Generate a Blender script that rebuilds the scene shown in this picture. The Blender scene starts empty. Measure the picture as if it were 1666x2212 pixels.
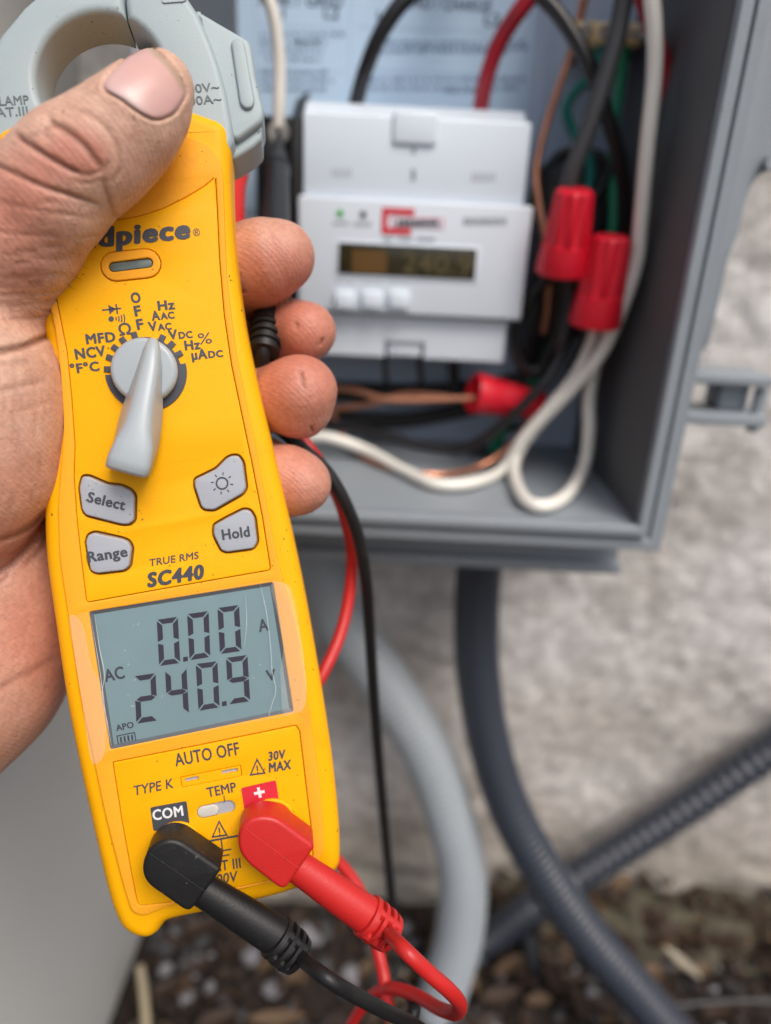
import bpy, bmesh, math, random
import numpy as np
from mathutils import Vector, Matrix, noise as mnoise

random.seed(7); np.random.seed(7)
R = math.radians
scene = bpy.context.scene
COL = scene.collection

# ------------------------------------------------------------------ camera
CAM_H, PITCH, ROLL = 0.5, R(21.5), R(2.8)
FPX, CU, CV = 1500.0, 833.0, 1106.0          # focal length and centre on a 1666 x 2212 frame
r0, u0, f0 = Vector((1, 0, 0)), Vector((0, math.sin(PITCH), math.cos(PITCH))), Vector((0, math.cos(PITCH), -math.sin(PITCH)))
CR = math.cos(ROLL) * r0 + math.sin(ROLL) * u0
CUp = -math.sin(ROLL) * r0 + math.cos(ROLL) * u0
CF = f0
CO = Vector((0, 0, CAM_H))
camd = bpy.data.cameras.new('camera'); cam = bpy.data.objects.new('camera', camd); COL.objects.link(cam)
mw = Matrix.Identity(4)
for i in range(3):
    mw[i][0] = CR[i]; mw[i][1] = CUp[i]; mw[i][2] = -CF[i]; mw[i][3] = CO[i]
cam.matrix_world = mw
camd.sensor_fit = 'VERTICAL'; camd.sensor_height = 36.0; camd.sensor_width = 27.1
camd.lens = FPX / 2212 * 36.0
camd.clip_start = 0.01; camd.clip_end = 300
camd.dof.use_dof = True; camd.dof.focus_distance = 0.168; camd.dof.aperture_fstop = 5.2
scene.camera = cam

# ------------------------------------------------------------------ world, sun, exposure
w = bpy.data.worlds.new("World"); scene.world = w; w.use_nodes = True
nt = w.node_tree; nt.nodes.clear()
out = nt.nodes.new('ShaderNodeOutputWorld'); bg = nt.nodes.new('ShaderNodeBackground'); sky = nt.nodes.new('ShaderNodeTexSky')
sky.sky_type = 'NISHITA'; sky.sun_disc = False
SUN_EL, SUN_AZ = R(55), R(146)       # azimuth clockwise from +Y: behind the camera, to the right
sky.sun_elevation = SUN_EL; sky.sun_rotation = SUN_AZ
sky.air_density = 1.0; sky.dust_density = 5.0; sky.ozone_density = 1.0
bg.inputs[1].default_value = 0.13
nt.links.new(sky.outputs[0], bg.inputs[0]); nt.links.new(bg.outputs[0], out.inputs[0])
sl = bpy.data.lights.new('sun', 'SUN'); sl.energy = 1.9; sl.angle = R(30); sl.color = (1, 0.96, 0.9)
so = bpy.data.objects.new('sun', sl); COL.objects.link(so)
sd = Vector((math.sin(SUN_AZ) * math.cos(SUN_EL), math.cos(SUN_AZ) * math.cos(SUN_EL), math.sin(SUN_EL)))
so.rotation_euler = (-sd).to_track_quat('-Z', 'Y').to_euler(); so.location = (1, -2, 3)
scene.view_settings.view_transform = 'Standard'; scene.view_settings.look = 'None'
scene.view_settings.exposure = 0.12; scene.view_settings.gamma = 1.0; scene.view_settings.use_curve_mapping = False
scene.cycles.use_denoising = True
scene.cycles.max_bounces = 8

# ------------------------------------------------------------------ placing helpers
def P(u, v, d):
    return CO + CR * ((u - CU) / FPX * d) + CUp * (-(v - CV) / FPX * d) + CF * d
def ray(u, v):
    return CR * ((u - CU) / FPX) + CUp * (-(v - CV) / FPX) + CF
def Y(u, v, y):
    r = ray(u, v); return CO + r * (y / r.y)
def G(u, v, z=0.0):
    r = ray(u, v); return CO + r * ((z - CO.z) / r.z)

def catmull(pts, n=6, closed=False):
    pts = [np.array(p, float) for p in pts]; N = len(pts); outp = []
    rng = N if closed else N - 1
    for i in range(rng):
        if closed: a, b, c, d = pts[(i - 1) % N], pts[i], pts[(i + 1) % N], pts[(i + 2) % N]
        else: a, b, c, d = pts[max(i - 1, 0)], pts[i], pts[i + 1], pts[min(i + 2, N - 1)]
        for k in range(n):
            t = k / n
            outp.append(0.5 * ((2 * b) + (-a + c) * t + (2 * a - 5 * b + 4 * c - d) * t * t + (-a + 3 * b - 3 * c + d) * t ** 3))
    if not closed: outp.append(pts[-1])
    return outp

# ------------------------------------------------------------------ object helpers
MW = {}
def setm(o, m): o.matrix_world = m; MW[o.name] = m.copy()
def props(o, label=None, cat=None, group=None, kind=None):
    for k, v in (('label', label), ('category', cat), ('group', group), ('kind', kind)):
        if v: o[k] = v
    return o
def empty(name, loc, label, cat, group=None, mat=None):
    o = bpy.data.objects.new(name, None); COL.objects.link(o)
    o.empty_display_size = 0.01
    setm(o, mat if mat is not None else Matrix.Translation(Vector(loc)))
    return props(o, label, cat, group)
def link(name, me, mat, parent=None, smooth=True, angle=35, world=True):
    """me holds world coordinates (world=True) or the parent's local ones."""
    if mat is not None:
        me.materials.clear(); me.materials.append(mat)
    o = bpy.data.objects.new(name, me); COL.objects.link(o)
    if smooth and len(me.polygons):
        me.polygons.foreach_set('use_smooth', [True] * len(me.polygons))
        if angle: me.set_sharp_from_angle(angle=R(angle))
    if parent is not None:
        o.parent = parent
        pm = MW[parent.name]
        if world: me.transform(pm.inverted())
        MW[o.name] = pm.copy()
    else:
        if world and len(me.vertices):
            c = np.empty(len(me.vertices) * 3); me.vertices.foreach_get('co', c); c = c.reshape(-1, 3)
            b = Vector(((c[:, 0].min() + c[:, 0].max()) / 2, (c[:, 1].min() + c[:, 1].max()) / 2, c[:, 2].min()))
            me.transform(Matrix.Translation(-b)); o.location = b; MW[o.name] = Matrix.Translation(b)
        else: MW[o.name] = Matrix.Identity(4)
    return o
def mesh(verts, faces):
    me = bpy.data.meshes.new('m'); me.from_pydata([tuple(v) for v in verts], [], faces); me.update(); return me
def join(meshes):
    V, F = [], []
    for me in meshes:
        o = len(V); V += [tuple(v.co) for v in me.vertices]; F += [tuple(i + o for i in p.vertices) for p in me.polygons]
    return mesh(V, F)

def slab(loops, z0, z1, bevel=0.0, segs=3, both=True):
    """filled 2-D outline(s) (x, y metres) between z0 and z1 with rounded edges."""
    cu = bpy.data.curves.new('c', 'CURVE'); cu.dimensions = '2D'; cu.fill_mode = 'BOTH'
    for lp in loops:
        sp = cu.splines.new('POLY'); sp.points.add(len(lp) - 1)
        for i, p in enumerate(lp): sp.points[i].co = (p[0], p[1], 0, 1)
        sp.use_cyclic_u = True
    h = (z1 - z0) / 2
    S = 100.0   # scale up: curve bevels are unreliable at fractions of a millimetre
    for sp in cu.splines:
        for p in sp.points: p.co = (p.co[0] * S, p.co[1] * S, 0, 1)
    cu.extrude = max(h - bevel, 0) * S; cu.bevel_depth = bevel * S; cu.bevel_resolution = segs; cu.offset = -bevel * S
    o = bpy.data.objects.new('c', cu)
    me = bpy.data.meshes.new_from_object(o)
    bpy.data.objects.remove(o); bpy.data.curves.remove(cu)
    me.transform(Matrix.Translation((0, 0, (z0 + z1) / 2)) @ Matrix.Scale(1 / S, 4))
    bm = bmesh.new(); bm.from_mesh(me); bmesh.ops.remove_doubles(bm, verts=bm.verts, dist=1e-6)
    bmesh.ops.recalc_face_normals(bm, faces=bm.faces); bm.to_mesh(me); bm.free()
    return me

def frames(pts):
    pts = [Vector(p) for p in pts]; T = []
    for i in range(len(pts)):
        t = pts[min(i + 1, len(pts) - 1)] - pts[max(i - 1, 0)]
        T.append(t.normalized() if t.length > 0 else Vector((0, 0, 1)))
    n = T[0].orthogonal().normalized(); N = [n]
    for i in range(1, len(pts)):
        n = T[i - 1].rotation_difference(T[i]) @ n
        n = (n - T[i] * n.dot(T[i])).normalized(); N.append(n)
    return pts, T, N
def tube(pts, rad, seg=14, n=7, up=None, flat=1.0, caps=True, smoothpath=True):
    """pts: list of Vector; rad: number or one per control point."""
    if not hasattr(rad, '__len__'): rad = [rad] * len(pts)
    c = [list(p) + [r] for p, r in zip(pts, rad)]
    c = catmull(c, n) if smoothpath else [np.array(x) for x in c]
    P_, T, N = frames([x[:3] for x in c]); rr = [x[3] for x in c]
    V, F = [], []
    for i, (p, t, nn) in enumerate(zip(P_, T, N)):
        if up is not None:
            nn = (up - t * up.dot(t)).normalized()
        b = t.cross(nn)
        for k in range(seg):
            a = 2 * math.pi * k / seg
            V.append(p + nn * (math.cos(a) * rr[i] * flat) + b * (math.sin(a) * rr[i]))
    for i in range(len(P_) - 1):
        for k in range(seg):
            k2 = (k + 1) % seg
            F.append((i * seg + k, i * seg + k2, (i + 1) * seg + k2, (i + 1) * seg + k))
    if caps:
        F.append(tuple(reversed(range(seg)))); F.append(tuple(range((len(P_) - 1) * seg, len(P_) * seg)))
    return mesh(V, F)
def box(lo, hi, bevel=0.0, seg=2, mat4=None):
    bm = bmesh.new(); bmesh.ops.create_cube(bm, size=1)
    for v in bm.verts:
        v.co = Vector([(lo[i] + hi[i]) / 2 + v.co[i] * (hi[i] - lo[i]) for i in range(3)])
    if bevel: bmesh.ops.bevel(bm, geom=bm.edges[:], offset=bevel, segments=seg, affect='EDGES', profile=0.5)
    if mat4: bmesh.ops.transform(bm, matrix=mat4, verts=bm.verts)
    me = bpy.data.meshes.new('m'); bm.to_mesh(me); bm.free(); return me
def pixbox(uL, vT, uR, vB, y0, y1, bevel=0.0, seg=2):
    """axis-aligned box whose front face (y=y0) fills about that picture rectangle."""
    um, vm = (uL + uR) / 2, (vT + vB) / 2
    return box((Y(uL, vm, y0).x, y0, Y(um, vB, y0).z), (Y(uR, vm, y0).x, y1, Y(um, vT, y0).z), bevel, seg)
def lathe(profile, a, b, seg=24):
    """profile: (t along a->b, radius)."""
    a, b = Vector(a), Vector(b); ax = (b - a); n = ax.normalized().orthogonal().normalized(); m = ax.normalized().cross(n)
    V, F = [], []
    for t, r in profile:
        for k in range(seg):
            an = 2 * math.pi * k / seg
            rr = r(an) if callable(r) else r
            V.append(a + ax * t + n * (math.cos(an) * rr) + m * (math.sin(an) * rr))
    L = len(profile)
    for i in range(L - 1):
        for k in range(seg):
            k2 = (k + 1) % seg; F.append((i * seg + k, i * seg + k2, (i + 1) * seg + k2, (i + 1) * seg + k))
    F.append(tuple(reversed(range(seg)))); F.append(tuple(range((L - 1) * seg, L * seg)))
    return mesh(V, F)

# ------------------------------------------------------------------ materials
def M_(name, col, rough=0.5, var=0.0, var_scale=60, bump=0.0, bump_scale=300, spec=0.5, metal=0.0, dark=None,
       dirt=0.0, dirt_col=(0.06, 0.045, 0.03), dirt_scale=25, sss=0.0, alpha=1.0, coat=0.0, rvar=0.0, trans=0.0, stretch=None, specks=0.0, speck_col=(.05, .035, .02)):
    m = bpy.data.materials.new(name); m.use_nodes = True; t = m.node_tree; b = t.nodes['Principled BSDF']
    tc = t.nodes.new('ShaderNodeTexCoord'); src = tc.outputs['Object']
    if stretch:
        mp = t.nodes.new('ShaderNodeMapping'); mp.inputs['Scale'].default_value = stretch; t.links.new(src, mp.inputs[0]); src = mp.outputs[0]
    c = (*col, 1); b.inputs['Base Color'].default_value = c
    b.inputs['Roughness'].default_value = rough; b.inputs['Metallic'].default_value = metal
    b.inputs['Specular IOR Level'].default_value = spec
    if coat: b.inputs['Coat Weight'].default_value = coat; b.inputs['Coat Roughness'].default_value = 0.2
    cur = None
    if var:
        n = t.nodes.new('ShaderNodeTexNoise'); n.inputs['Scale'].default_value = var_scale; n.inputs['Detail'].default_value = 5
        t.links.new(src, n.inputs['Vector'])
        mx = t.nodes.new('ShaderNodeMix'); mx.data_type = 'RGBA'
        mx.inputs['A'].default_value = tuple(x * (1 - var) for x in col) + (1,)
        mx.inputs['B'].default_value = tuple(min(1, x * (1 + var)) for x in col) + (1,)
        t.links.new(n.outputs['Fac'], mx.inputs['Factor']); cur = mx.outputs['Result']
    if dirt:
        n = t.nodes.new('ShaderNodeTexNoise'); n.inputs['Scale'].default_value = dirt_scale; n.inputs['Detail'].default_value = 8
        n.inputs['Roughness'].default_value = 0.7; t.links.new(src, n.inputs['Vector'])
        cr = t.nodes.new('ShaderNodeValToRGB'); cr.color_ramp.elements[0].position = 0.55; cr.color_ramp.elements[1].position = 0.75
        cr.color_ramp.elements[1].color = (dirt, dirt, dirt, 1); cr.color_ramp.elements[0].color = (0, 0, 0, 1)
        t.links.new(n.outputs['Fac'], cr.inputs[0])
        mx = t.nodes.new('ShaderNodeMix'); mx.data_type = 'RGBA'; t.links.new(cr.outputs[0], mx.inputs['Factor'])
        if cur: t.links.new(cur, mx.inputs['A'])
        else: mx.inputs['A'].default_value = c
        mx.inputs['B'].default_value = (*dirt_col, 1); cur = mx.outputs['Result']
    if specks:
        n = t.nodes.new('ShaderNodeTexNoise'); n.inputs['Scale'].default_value = 900; n.inputs['Detail'].default_value = 1; t.links.new(src, n.inputs['Vector'])
        n2 = t.nodes.new('ShaderNodeTexNoise'); n2.inputs['Scale'].default_value = 60; n2.inputs['Detail'].default_value = 3; t.links.new(src, n2.inputs['Vector'])
        ad = t.nodes.new('ShaderNodeMath'); ad.operation = 'MULTIPLY_ADD'; ad.inputs[1].default_value = .35; t.links.new(n2.outputs['Fac'], ad.inputs[0]); t.links.new(n.outputs['Fac'], ad.inputs[2])
        cr = t.nodes.new('ShaderNodeValToRGB'); cr.color_ramp.elements[0].position = .925; cr.color_ramp.elements[1].position = .97
        cr.color_ramp.elements[0].color = (0, 0, 0, 1); cr.color_ramp.elements[1].color = (specks, specks, specks, 1); t.links.new(ad.outputs[0], cr.inputs[0])
        mx = t.nodes.new('ShaderNodeMix'); mx.data_type = 'RGBA'; t.links.new(cr.outputs[0], mx.inputs['Factor'])
        if cur: t.links.new(cur, mx.inputs['A'])
        else: mx.inputs['A'].default_value = c
        mx.inputs['B'].default_value = (*speck_col, 1); cur = mx.outputs['Result']
    if cur: t.links.new(cur, b.inputs['Base Color'])
    if rvar:
        n = t.nodes.new('ShaderNodeTexNoise'); n.inputs['Scale'].default_value = 90; t.links.new(src, n.inputs['Vector'])
        mr = t.nodes.new('ShaderNodeMapRange'); mr.inputs['To Min'].default_value = rough - rvar; mr.inputs['To Max'].default_value = rough + rvar
        t.links.new(n.outputs['Fac'], mr.inputs[0]); t.links.new(mr.outputs[0], b.inputs['Roughness'])
    if bump:
        n = t.nodes.new('ShaderNodeTexNoise'); n.inputs['Scale'].default_value = bump_scale; n.inputs['Detail'].default_value = 4
        t.links.new(src, n.inputs['Vector'])
        bp = t.nodes.new('ShaderNodeBump'); bp.inputs['Strength'].default_value = bump; bp.inputs['Distance'].default_value = 0.3 / bump_scale
        t.links.new(n.outputs['Fac'], bp.inputs['Height']); t.links.new(bp.outputs[0], b.inputs['Normal'])
    if sss:
        b.inputs['Subsurface Weight'].default_value = sss; b.inputs['Subsurface Radius'].default_value = (1, .35, .2); b.inputs['Subsurface Scale'].default_value = 0.003
    if alpha < 1: b.inputs['Alpha'].default_value = alpha
    if trans: b.inputs['Transmission Weight'].default_value = trans
    return m
MAT = dict(
    yellow=M_('yellow_plastic', (0.90, 0.425, 0.001), 0.5, 0.05, 30, 0.4, 2500, dirt=0.30, dirt_col=(.45, .19, .01), dirt_scale=45, spec=.22, specks=.75),
    orange=M_('orange_rubber', (0.90, 0.385, 0.018), 0.62, 0.04, 40, 0.5, 2200, dirt=0.45, dirt_col=(.5, .21, .05), dirt_scale=50, spec=.25, specks=.8),
    seam=M_('seam_dirt_and_shade', (0.30, 0.13, 0.01), 0.8),  # seam dirt, plus the shade inside the gaps put into the colour
    print_=M_('grey_print', (0.055, 0.06, 0.075), 0.55, 0.1, 400),
    printw=M_('white_print', (0.75, 0.75, 0.75), 0.5),
    key=M_('grey_key', (0.37, 0.395, 0.44), 0.42, 0.05, 60, 0.25, 2500, dirt=0.15, dirt_scale=200, specks=.6),
    keyside=M_('worn_key_edge', (0.35, 0.25, 0.17), 0.7, 0.3, 300),
    knob=M_('knob_plastic', (0.37, 0.415, 0.44), 0.38, 0.03, 60, 0.15, 2500, coat=.1),
    jaw=M_('jaw_plastic', (0.34, 0.41, 0.43), 0.48, 0.04, 30, 0.4, 2500, dirt=.2, dirt_col=(.22, .26, .27), dirt_scale=40, specks=.6),
    jawdark=M_('jaw_engraving', (0.12, 0.15, 0.155), 0.6),
    cavity=M_('dark_cavity', (0.05, 0.03, 0.015), 0.8),
    lcd=M_('lcd_glass', (0.15, 0.25, 0.28), 0.30, 0.10, 30, 0.25, 2500, dirt=0.22, dirt_col=(.30, .38, .42), dirt_scale=60, specks=.3, speck_col=(.6, .65, .7)),
    lcdseg=M_('lcd_segment', (0.010, 0.008, 0.032), 0.5, 0.3, 120, spec=.1),
    lcdfaint=M_('lcd_faint_segment', (0.03, 0.035, 0.06), 0.5, spec=.1),
    lcdrim=M_('lcd_rim', (0.06, 0.075, 0.09), 0.4),
    black=M_('black_rubber', (0.010, 0.010, 0.011), 0.45, 0.3, 60, 0.3, 1600, dirt=.3, dirt_col=(.035, .033, .032), dirt_scale=110, spec=.4, specks=.35, speck_col=(.15, .14, .13)),
    blackgloss=M_('black_wire', (0.012, 0.012, 0.014), 0.3),
    greywire=M_('charcoal_wire', (0.045, 0.047, 0.052), 0.45),
    red=M_('red_rubber', (0.52, 0.016, 0.015), 0.42, 0.06, 60, 0.3, 1600, dirt=.5, dirt_col=(.28, .018, .018), dirt_scale=90, specks=.5),
    redwire=M_('red_wire', (0.42, 0.012, 0.028), 0.38),
    rednut=M_('red_nut', (0.70, 0.008, 0.028), 0.42),
    whitewire=M_('white_wire', (0.84, 0.82, 0.76), 0.35, 0.08, 40),
    copper=M_('bare_copper', (0.62, 0.28, 0.17), 0.36, 0.25, 120, metal=0.75),
    green=M_('green_wire', (0.008, 0.26, 0.13), 0.38),
    teal=M_('teal_wire', (0.006, 0.21, 0.18), 0.38),
    brass=M_('brass_bar', (0.92, 0.69, 0.36), 0.4, .15, 60),
    steel=M_('zinc_screw', (0.5, 0.5, 0.48), 0.35, metal=.4),
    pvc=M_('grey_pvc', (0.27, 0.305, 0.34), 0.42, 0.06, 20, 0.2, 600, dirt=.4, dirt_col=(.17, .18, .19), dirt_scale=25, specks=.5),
    pvc_shaded=M_('grey_pvc_painted_shade', (0.10, 0.104, 0.11), 0.5, 0.05, 20),  # same plastic as grey_pvc, with the inner walls' shade put into its colour
    paper=M_('label_paper', (0.58, 0.77, 1.0), 0.55, 0.04, 25),
    backp=M_('blue_grey_backplate', (0.56, 0.69, 0.88), 0.5, 0.05, 20),
    ink=M_('label_ink', (0.06, 0.085, 0.15), 0.6),
    inkfaint=M_('label_small_ink', (0.24, 0.34, 0.50), 0.6),
    din=M_('white_abs', (0.66, 0.725, 0.80), 0.38, 0.02, 30),
    din2=M_('white_abs_cover', (0.70, 0.78, 0.87), 0.35, 0.02, 30),
    dinscreen=M_('dark_display', (0.03, 0.026, 0.012), 0.2, 0.5, 25),
    amber=M_('amber_smear', (0.11, 0.055, 0.010), 0.4, .3, 80),
    displayseg=M_('display_digit', (0.09, 0.07, 0.03), 0.4),
    greenled=M_('green_mark', (0.02, 0.42, 0.03), 0.4),
    greyink=M_('grey_ink', (0.26, 0.29, 0.33), 0.6),
    redink=M_('red_ink', (0.62, 0.02, 0.04), 0.5),
    conduit=M_('light_conduit', (0.33, 0.365, 0.40), 0.45, 0.06, 30),
    dconduit=M_('dark_conduit', (0.036, 0.043, 0.060), 0.38, 0.1, 30, 0.15, 200),
    cabinet=M_('cabinet_paint', (0.72, 0.725, 0.71), 0.55, 0.08, 8, 0.15, 120, dirt=.25, dirt_col=(.52, .50, .47), dirt_scale=9),
    stick=M_('dry_stem', (0.34, 0.29, 0.19), 0.7, .1, 40),
    soil=M_('soil', (0.018, 0.012, 0.009), 0.9, 0.6, 60, 1.0, 120),
)
def wall_material():
    m = bpy.data.materials.new('stucco'); m.use_nodes = True; t = m.node_tree; b = t.nodes['Principled BSDF']; L = t.links.new
    tc = t.nodes.new('ShaderNodeTexCoord')
    n1 = t.nodes.new('ShaderNodeTexNoise'); n1.inputs['Scale'].default_value = 9; n1.inputs['Detail'].default_value = 6
    n2 = t.nodes.new('ShaderNodeTexNoise'); n2.inputs['Scale'].default_value = 85; n2.inputs['Detail'].default_value = 9; n2.inputs['Roughness'].default_value = .7
    for n in (n1, n2): L(tc.outputs['Object'], n.inputs['Vector'])
    cr = t.nodes.new('ShaderNodeValToRGB'); e = cr.color_ramp.elements
    e[0].position = .32; e[0].color = (.54, .51, .48, 1); e[1].position = .64; e[1].color = (.80, .80, .81, 1)
    e2 = cr.color_ramp.elements.new(.5); e2.color = (.72, .705, .695, 1)
    L(n1.outputs['Fac'], cr.inputs[0])
    cr2 = t.nodes.new('ShaderNodeValToRGB'); cr2.color_ramp.elements[0].position = .35; cr2.color_ramp.elements[0].color = (.45, .43, .41, 1)
    cr2.color_ramp.elements[1].position = .6; cr2.color_ramp.elements[1].color = (1.08, 1.08, 1.08, 1); L(n2.outputs['Fac'], cr2.inputs[0])
    mx = t.nodes.new('ShaderNodeMix'); mx.data_type = 'RGBA'; mx.blend_type = 'MULTIPLY'; mx.inputs['Factor'].default_value = .6
    L(cr.outputs[0], mx.inputs['A']); L(cr2.outputs[0], mx.inputs['B'])
    # moss and damp close to the ground
    sx = t.nodes.new('ShaderNodeSeparateXYZ'); L(tc.outputs['Object'], sx.inputs[0])
    mr = t.nodes.new('ShaderNodeMapRange'); mr.inputs['From Min'].default_value = .02; mr.inputs['From Max'].default_value = .10
    mr.inputs['To Min'].default_value = .75; mr.inputs['To Max'].default_value = 0; L(sx.outputs['Z'], mr.inputs[0])
    mul = t.nodes.new('ShaderNodeMath'); mul.operation = 'MULTIPLY'; L(mr.outputs[0], mul.inputs[0]); L(n2.outputs['Fac'], mul.inputs[1])
    mx2 = t.nodes.new('ShaderNodeMix'); mx2.data_type = 'RGBA'; L(mul.outputs[0], mx2.inputs['Factor']); L(mx.outputs['Result'], mx2.inputs['A'])
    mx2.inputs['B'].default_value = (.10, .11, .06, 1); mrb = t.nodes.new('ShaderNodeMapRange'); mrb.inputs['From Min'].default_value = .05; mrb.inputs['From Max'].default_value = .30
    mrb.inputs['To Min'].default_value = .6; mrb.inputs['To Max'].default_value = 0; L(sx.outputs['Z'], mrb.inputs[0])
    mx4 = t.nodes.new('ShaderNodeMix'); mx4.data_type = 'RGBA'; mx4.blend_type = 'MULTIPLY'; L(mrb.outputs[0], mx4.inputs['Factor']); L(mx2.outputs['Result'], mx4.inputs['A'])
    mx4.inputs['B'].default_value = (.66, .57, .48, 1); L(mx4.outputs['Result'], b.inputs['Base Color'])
    b.inputs['Roughness'].default_value = .9; b.inputs['Specular IOR Level'].default_value = .2
    bp = t.nodes.new('ShaderNodeBump'); bp.inputs['Strength'].default_value = .9; bp.inputs['Distance'].default_value = .004
    L(n2.outputs['Fac'], bp.inputs['Height']); L(bp.outputs[0], b.inputs['Normal'])
    return m
MAT['stucco'] = wall_material()

# ------------------------------------------------------------------ text and print
def text_mesh(s, shear=0.0, bold=0.0, sx=1.0):
    """letters; bold builds the stroke up from copies a hair apart in depth."""
    cu = bpy.data.curves.new('t', 'FONT'); cu.body = s; cu.size = 1; cu.shear = shear; cu.resolution_u = 3
    cu.space_character = 1.0 + bold * 2.2
    o = bpy.data.objects.new('t', cu); me = bpy.data.meshes.new_from_object(o)
    bpy.data.objects.remove(o); bpy.data.curves.remove(cu)
    if bold:
        V, F = [], []
        for k, (dx, dy) in enumerate(((0, 0), (-1, 0), (1, 0), (0, .7), (0, -.7), (.7, .5), (-.7, -.5), (.7, -.5), (-.7, .5))):
            b = len(V); V += [(v.co.x + dx * bold, v.co.y + dy * bold, k * .0000060) for v in me.vertices]; F += [tuple(i + b for i in p.vertices) for p in me.polygons]
        me = mesh(V, F)
    return me
def thicken(me, t):
    bm = bmesh.new(); bm.from_mesh(me)
    r = bmesh.ops.extrude_face_region(bm, geom=bm.faces[:])
    for e in r['geom']:
        if isinstance(e, bmesh.types.BMVert): e.co.z += t
    bmesh.ops.recalc_face_normals(bm, faces=bm.faces)
    bm.to_mesh(me); bm.free(); return me

# ================================================================== SETTING
WALL_Y = 0.415
def ground_mesh():
    V, F = [], []
    n = 60
    for j in range(n + 1):
        for i in range(n + 1):
            x = -0.9 + 1.8 * i / n; y = -0.6 + 1.03 * j / n
            V.append((x, y, -0.004 + 0.006 * mnoise.noise(Vector((x * 18, y * 18, 0))) + 0.01 * mnoise.noise(Vector((x * 5, y * 5, 3)))))
    for j in range(n):
        for i in range(n): a = j * (n + 1) + i; F.append((a, a + 1, a + n + 2, a + n + 1))
    return mesh(V, F)
g = link('garden_bed', ground_mesh(), MAT['soil'], world=False); props(g, kind='structure')
far = link('ground', mesh([(-80, -80, -.02), (80, -80, -.02), (80, 80, -.02), (-80, 80, -.02)], [(0, 1, 2, 3)]),
           M_('dry_ground', (.12, .11, .085), .9, .3, 2), world=False); props(far, kind='structure')
def wall_mesh():
    V, F = [], []; nx, nz = 220, 220
    xs = np.concatenate([[-4, -1], np.linspace(-0.35, 0.45, nx), [1.2, 4]]); zs = np.concatenate([[-.02], np.linspace(0.0, 0.75, nz), [1.4, 2.8]])
    for z in zs:
        for x in xs:
            p = Vector((x, z, 0)); d = 0.0
            if -0.4 < x < 0.5 and z < 0.8:
                d = 0.0018 * mnoise.noise(p * 14) + 0.0016 * mnoise.noise(p * 70) + 0.0014 * mnoise.noise(p * 170)
                d -= 0.0016 * max(0, mnoise.noise(p * 26 + Vector((5, 5, 5)))) ** .6
                if z < 0.06: d += 0.012 * (1 - z / .06) * (0.6 + mnoise.noise(Vector((x * 30, z * 60, 7))))
            V.append((x, WALL_Y - d, z))
    m_ = len(xs)
    for j in range(len(zs) - 1):
        for i in range(m_ - 1): a = j * m_ + i; F.append((a, a + m_, a + m_ + 1, a + 1))
    V += [(-4, WALL_Y + .15, -.02), (4, WALL_Y + .15, -.02), (4, WALL_Y + .15, 2.8), (-4, WALL_Y + .15, 2.8)]
    b = len(V) - 4; F.append((b, b + 1, b + 2, b + 3))
    t0 = (len(zs) - 1) * m_
    F.append((t0, b + 3, b + 2, t0 + m_ - 1))
    return mesh(V, F)
wl = link('house_wall', wall_mesh(), MAT['stucco'], world=False, angle=None)
props(wl, 'rough off white stucco house wall behind the grey electrical enclosure', 'wall')
LV_, LF_, nL = [], [], 120
for x in np.linspace(.10, .45, nL):
    LV_ += [(x, WALL_Y - .002, .026 + .004 * mnoise.noise(Vector((x * 30, 0, 0)))),
            (x, WALL_Y - .012 - .004 * mnoise.noise(Vector((x * 22, 1, 0))), .024 + .009 * mnoise.noise(Vector((x * 60, 2, 0)))),
            (x, WALL_Y - .026 - .006 * mnoise.noise(Vector((x * 25, 4, 0))), .019 + .011 * mnoise.noise(Vector((x * 70, 9, 0)))),
            (x, WALL_Y - .034 - .006 * mnoise.noise(Vector((x * 25, 6, 0))), .010), (x, WALL_Y - .050, -.004)]
LF_ = [(i * 5 + j, i * 5 + j + 1, (i + 1) * 5 + j + 1, (i + 1) * 5 + j) for i in range(nL - 1) for j in range(4)]
LEDGE = link('foundation_ledge', mesh(LV_, LF_), M_('mossy_mortar', (.075, .066, .045), .95, .85, 70, 1.0, 140, dirt=1.0, dirt_col=(.018, .020, .008), dirt_scale=40), world=False, angle=None)
props(LEDGE, kind='structure')

# grey cabinet at the left
cab = empty('utility_cabinet', (-0.25, 0.3, 0), 'large plain grey cabinet standing at the left with its flat side facing right', 'cabinet')
link('side_panel', box((-0.172, 0.17, 0.003), (-0.168, 0.409, 0.95), 0.0008), MAT['cabinet'], cab)
link('body', box((-0.36, 0.172, 0.0), (-0.1725, 0.407, 0.94), 0.003), MAT['cabinet'], cab)
link('lid', box((-0.365, 0.165, 0.9505), (-0.162, 0.409, 0.965), 0.003), MAT['cabinet'], cab)

# ================================================================== ENCLOSURE
BX0, BX1, BZ0, BZ1, BYF, BYB = -0.083, 0.110, 0.402, 0.86, 0.280, 0.398
F1 = Y(1372, 1128, BYF); BX1 = F1.x; BZ0 = F1.z
T_ = 0.004
enc = empty('electrical_enclosure', ((BX0 + BX1) / 2, BYB, BZ0), 'open deep grey plastic enclosure on the wall holding the white meter and wires', 'electrical box')
link('back_panel', box((BX0 - T_, BYB, BZ0 - T_), (BX1 + T_, BYB + T_, BZ1 + T_)), MAT['backp'], enc)
link('side_wall', box((BX1, BYF + .0005, BZ0 - T_), (BX1 + T_, BYB - .0005, BZ1 + T_)), MAT['pvc_shaded'], enc)
link('side_wall', box((BX0 - T_, BYF + .0005, BZ0 - T_), (BX0, BYB - .0005, BZ1 + T_)), MAT['pvc_shaded'], enc)
link('bottom_wall', box((BX0 + .0003, BYF + .0005, BZ0 - T_), (BX1 - .0003, BYB - .0005, BZ0)), MAT['pvc'], enc)
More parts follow.
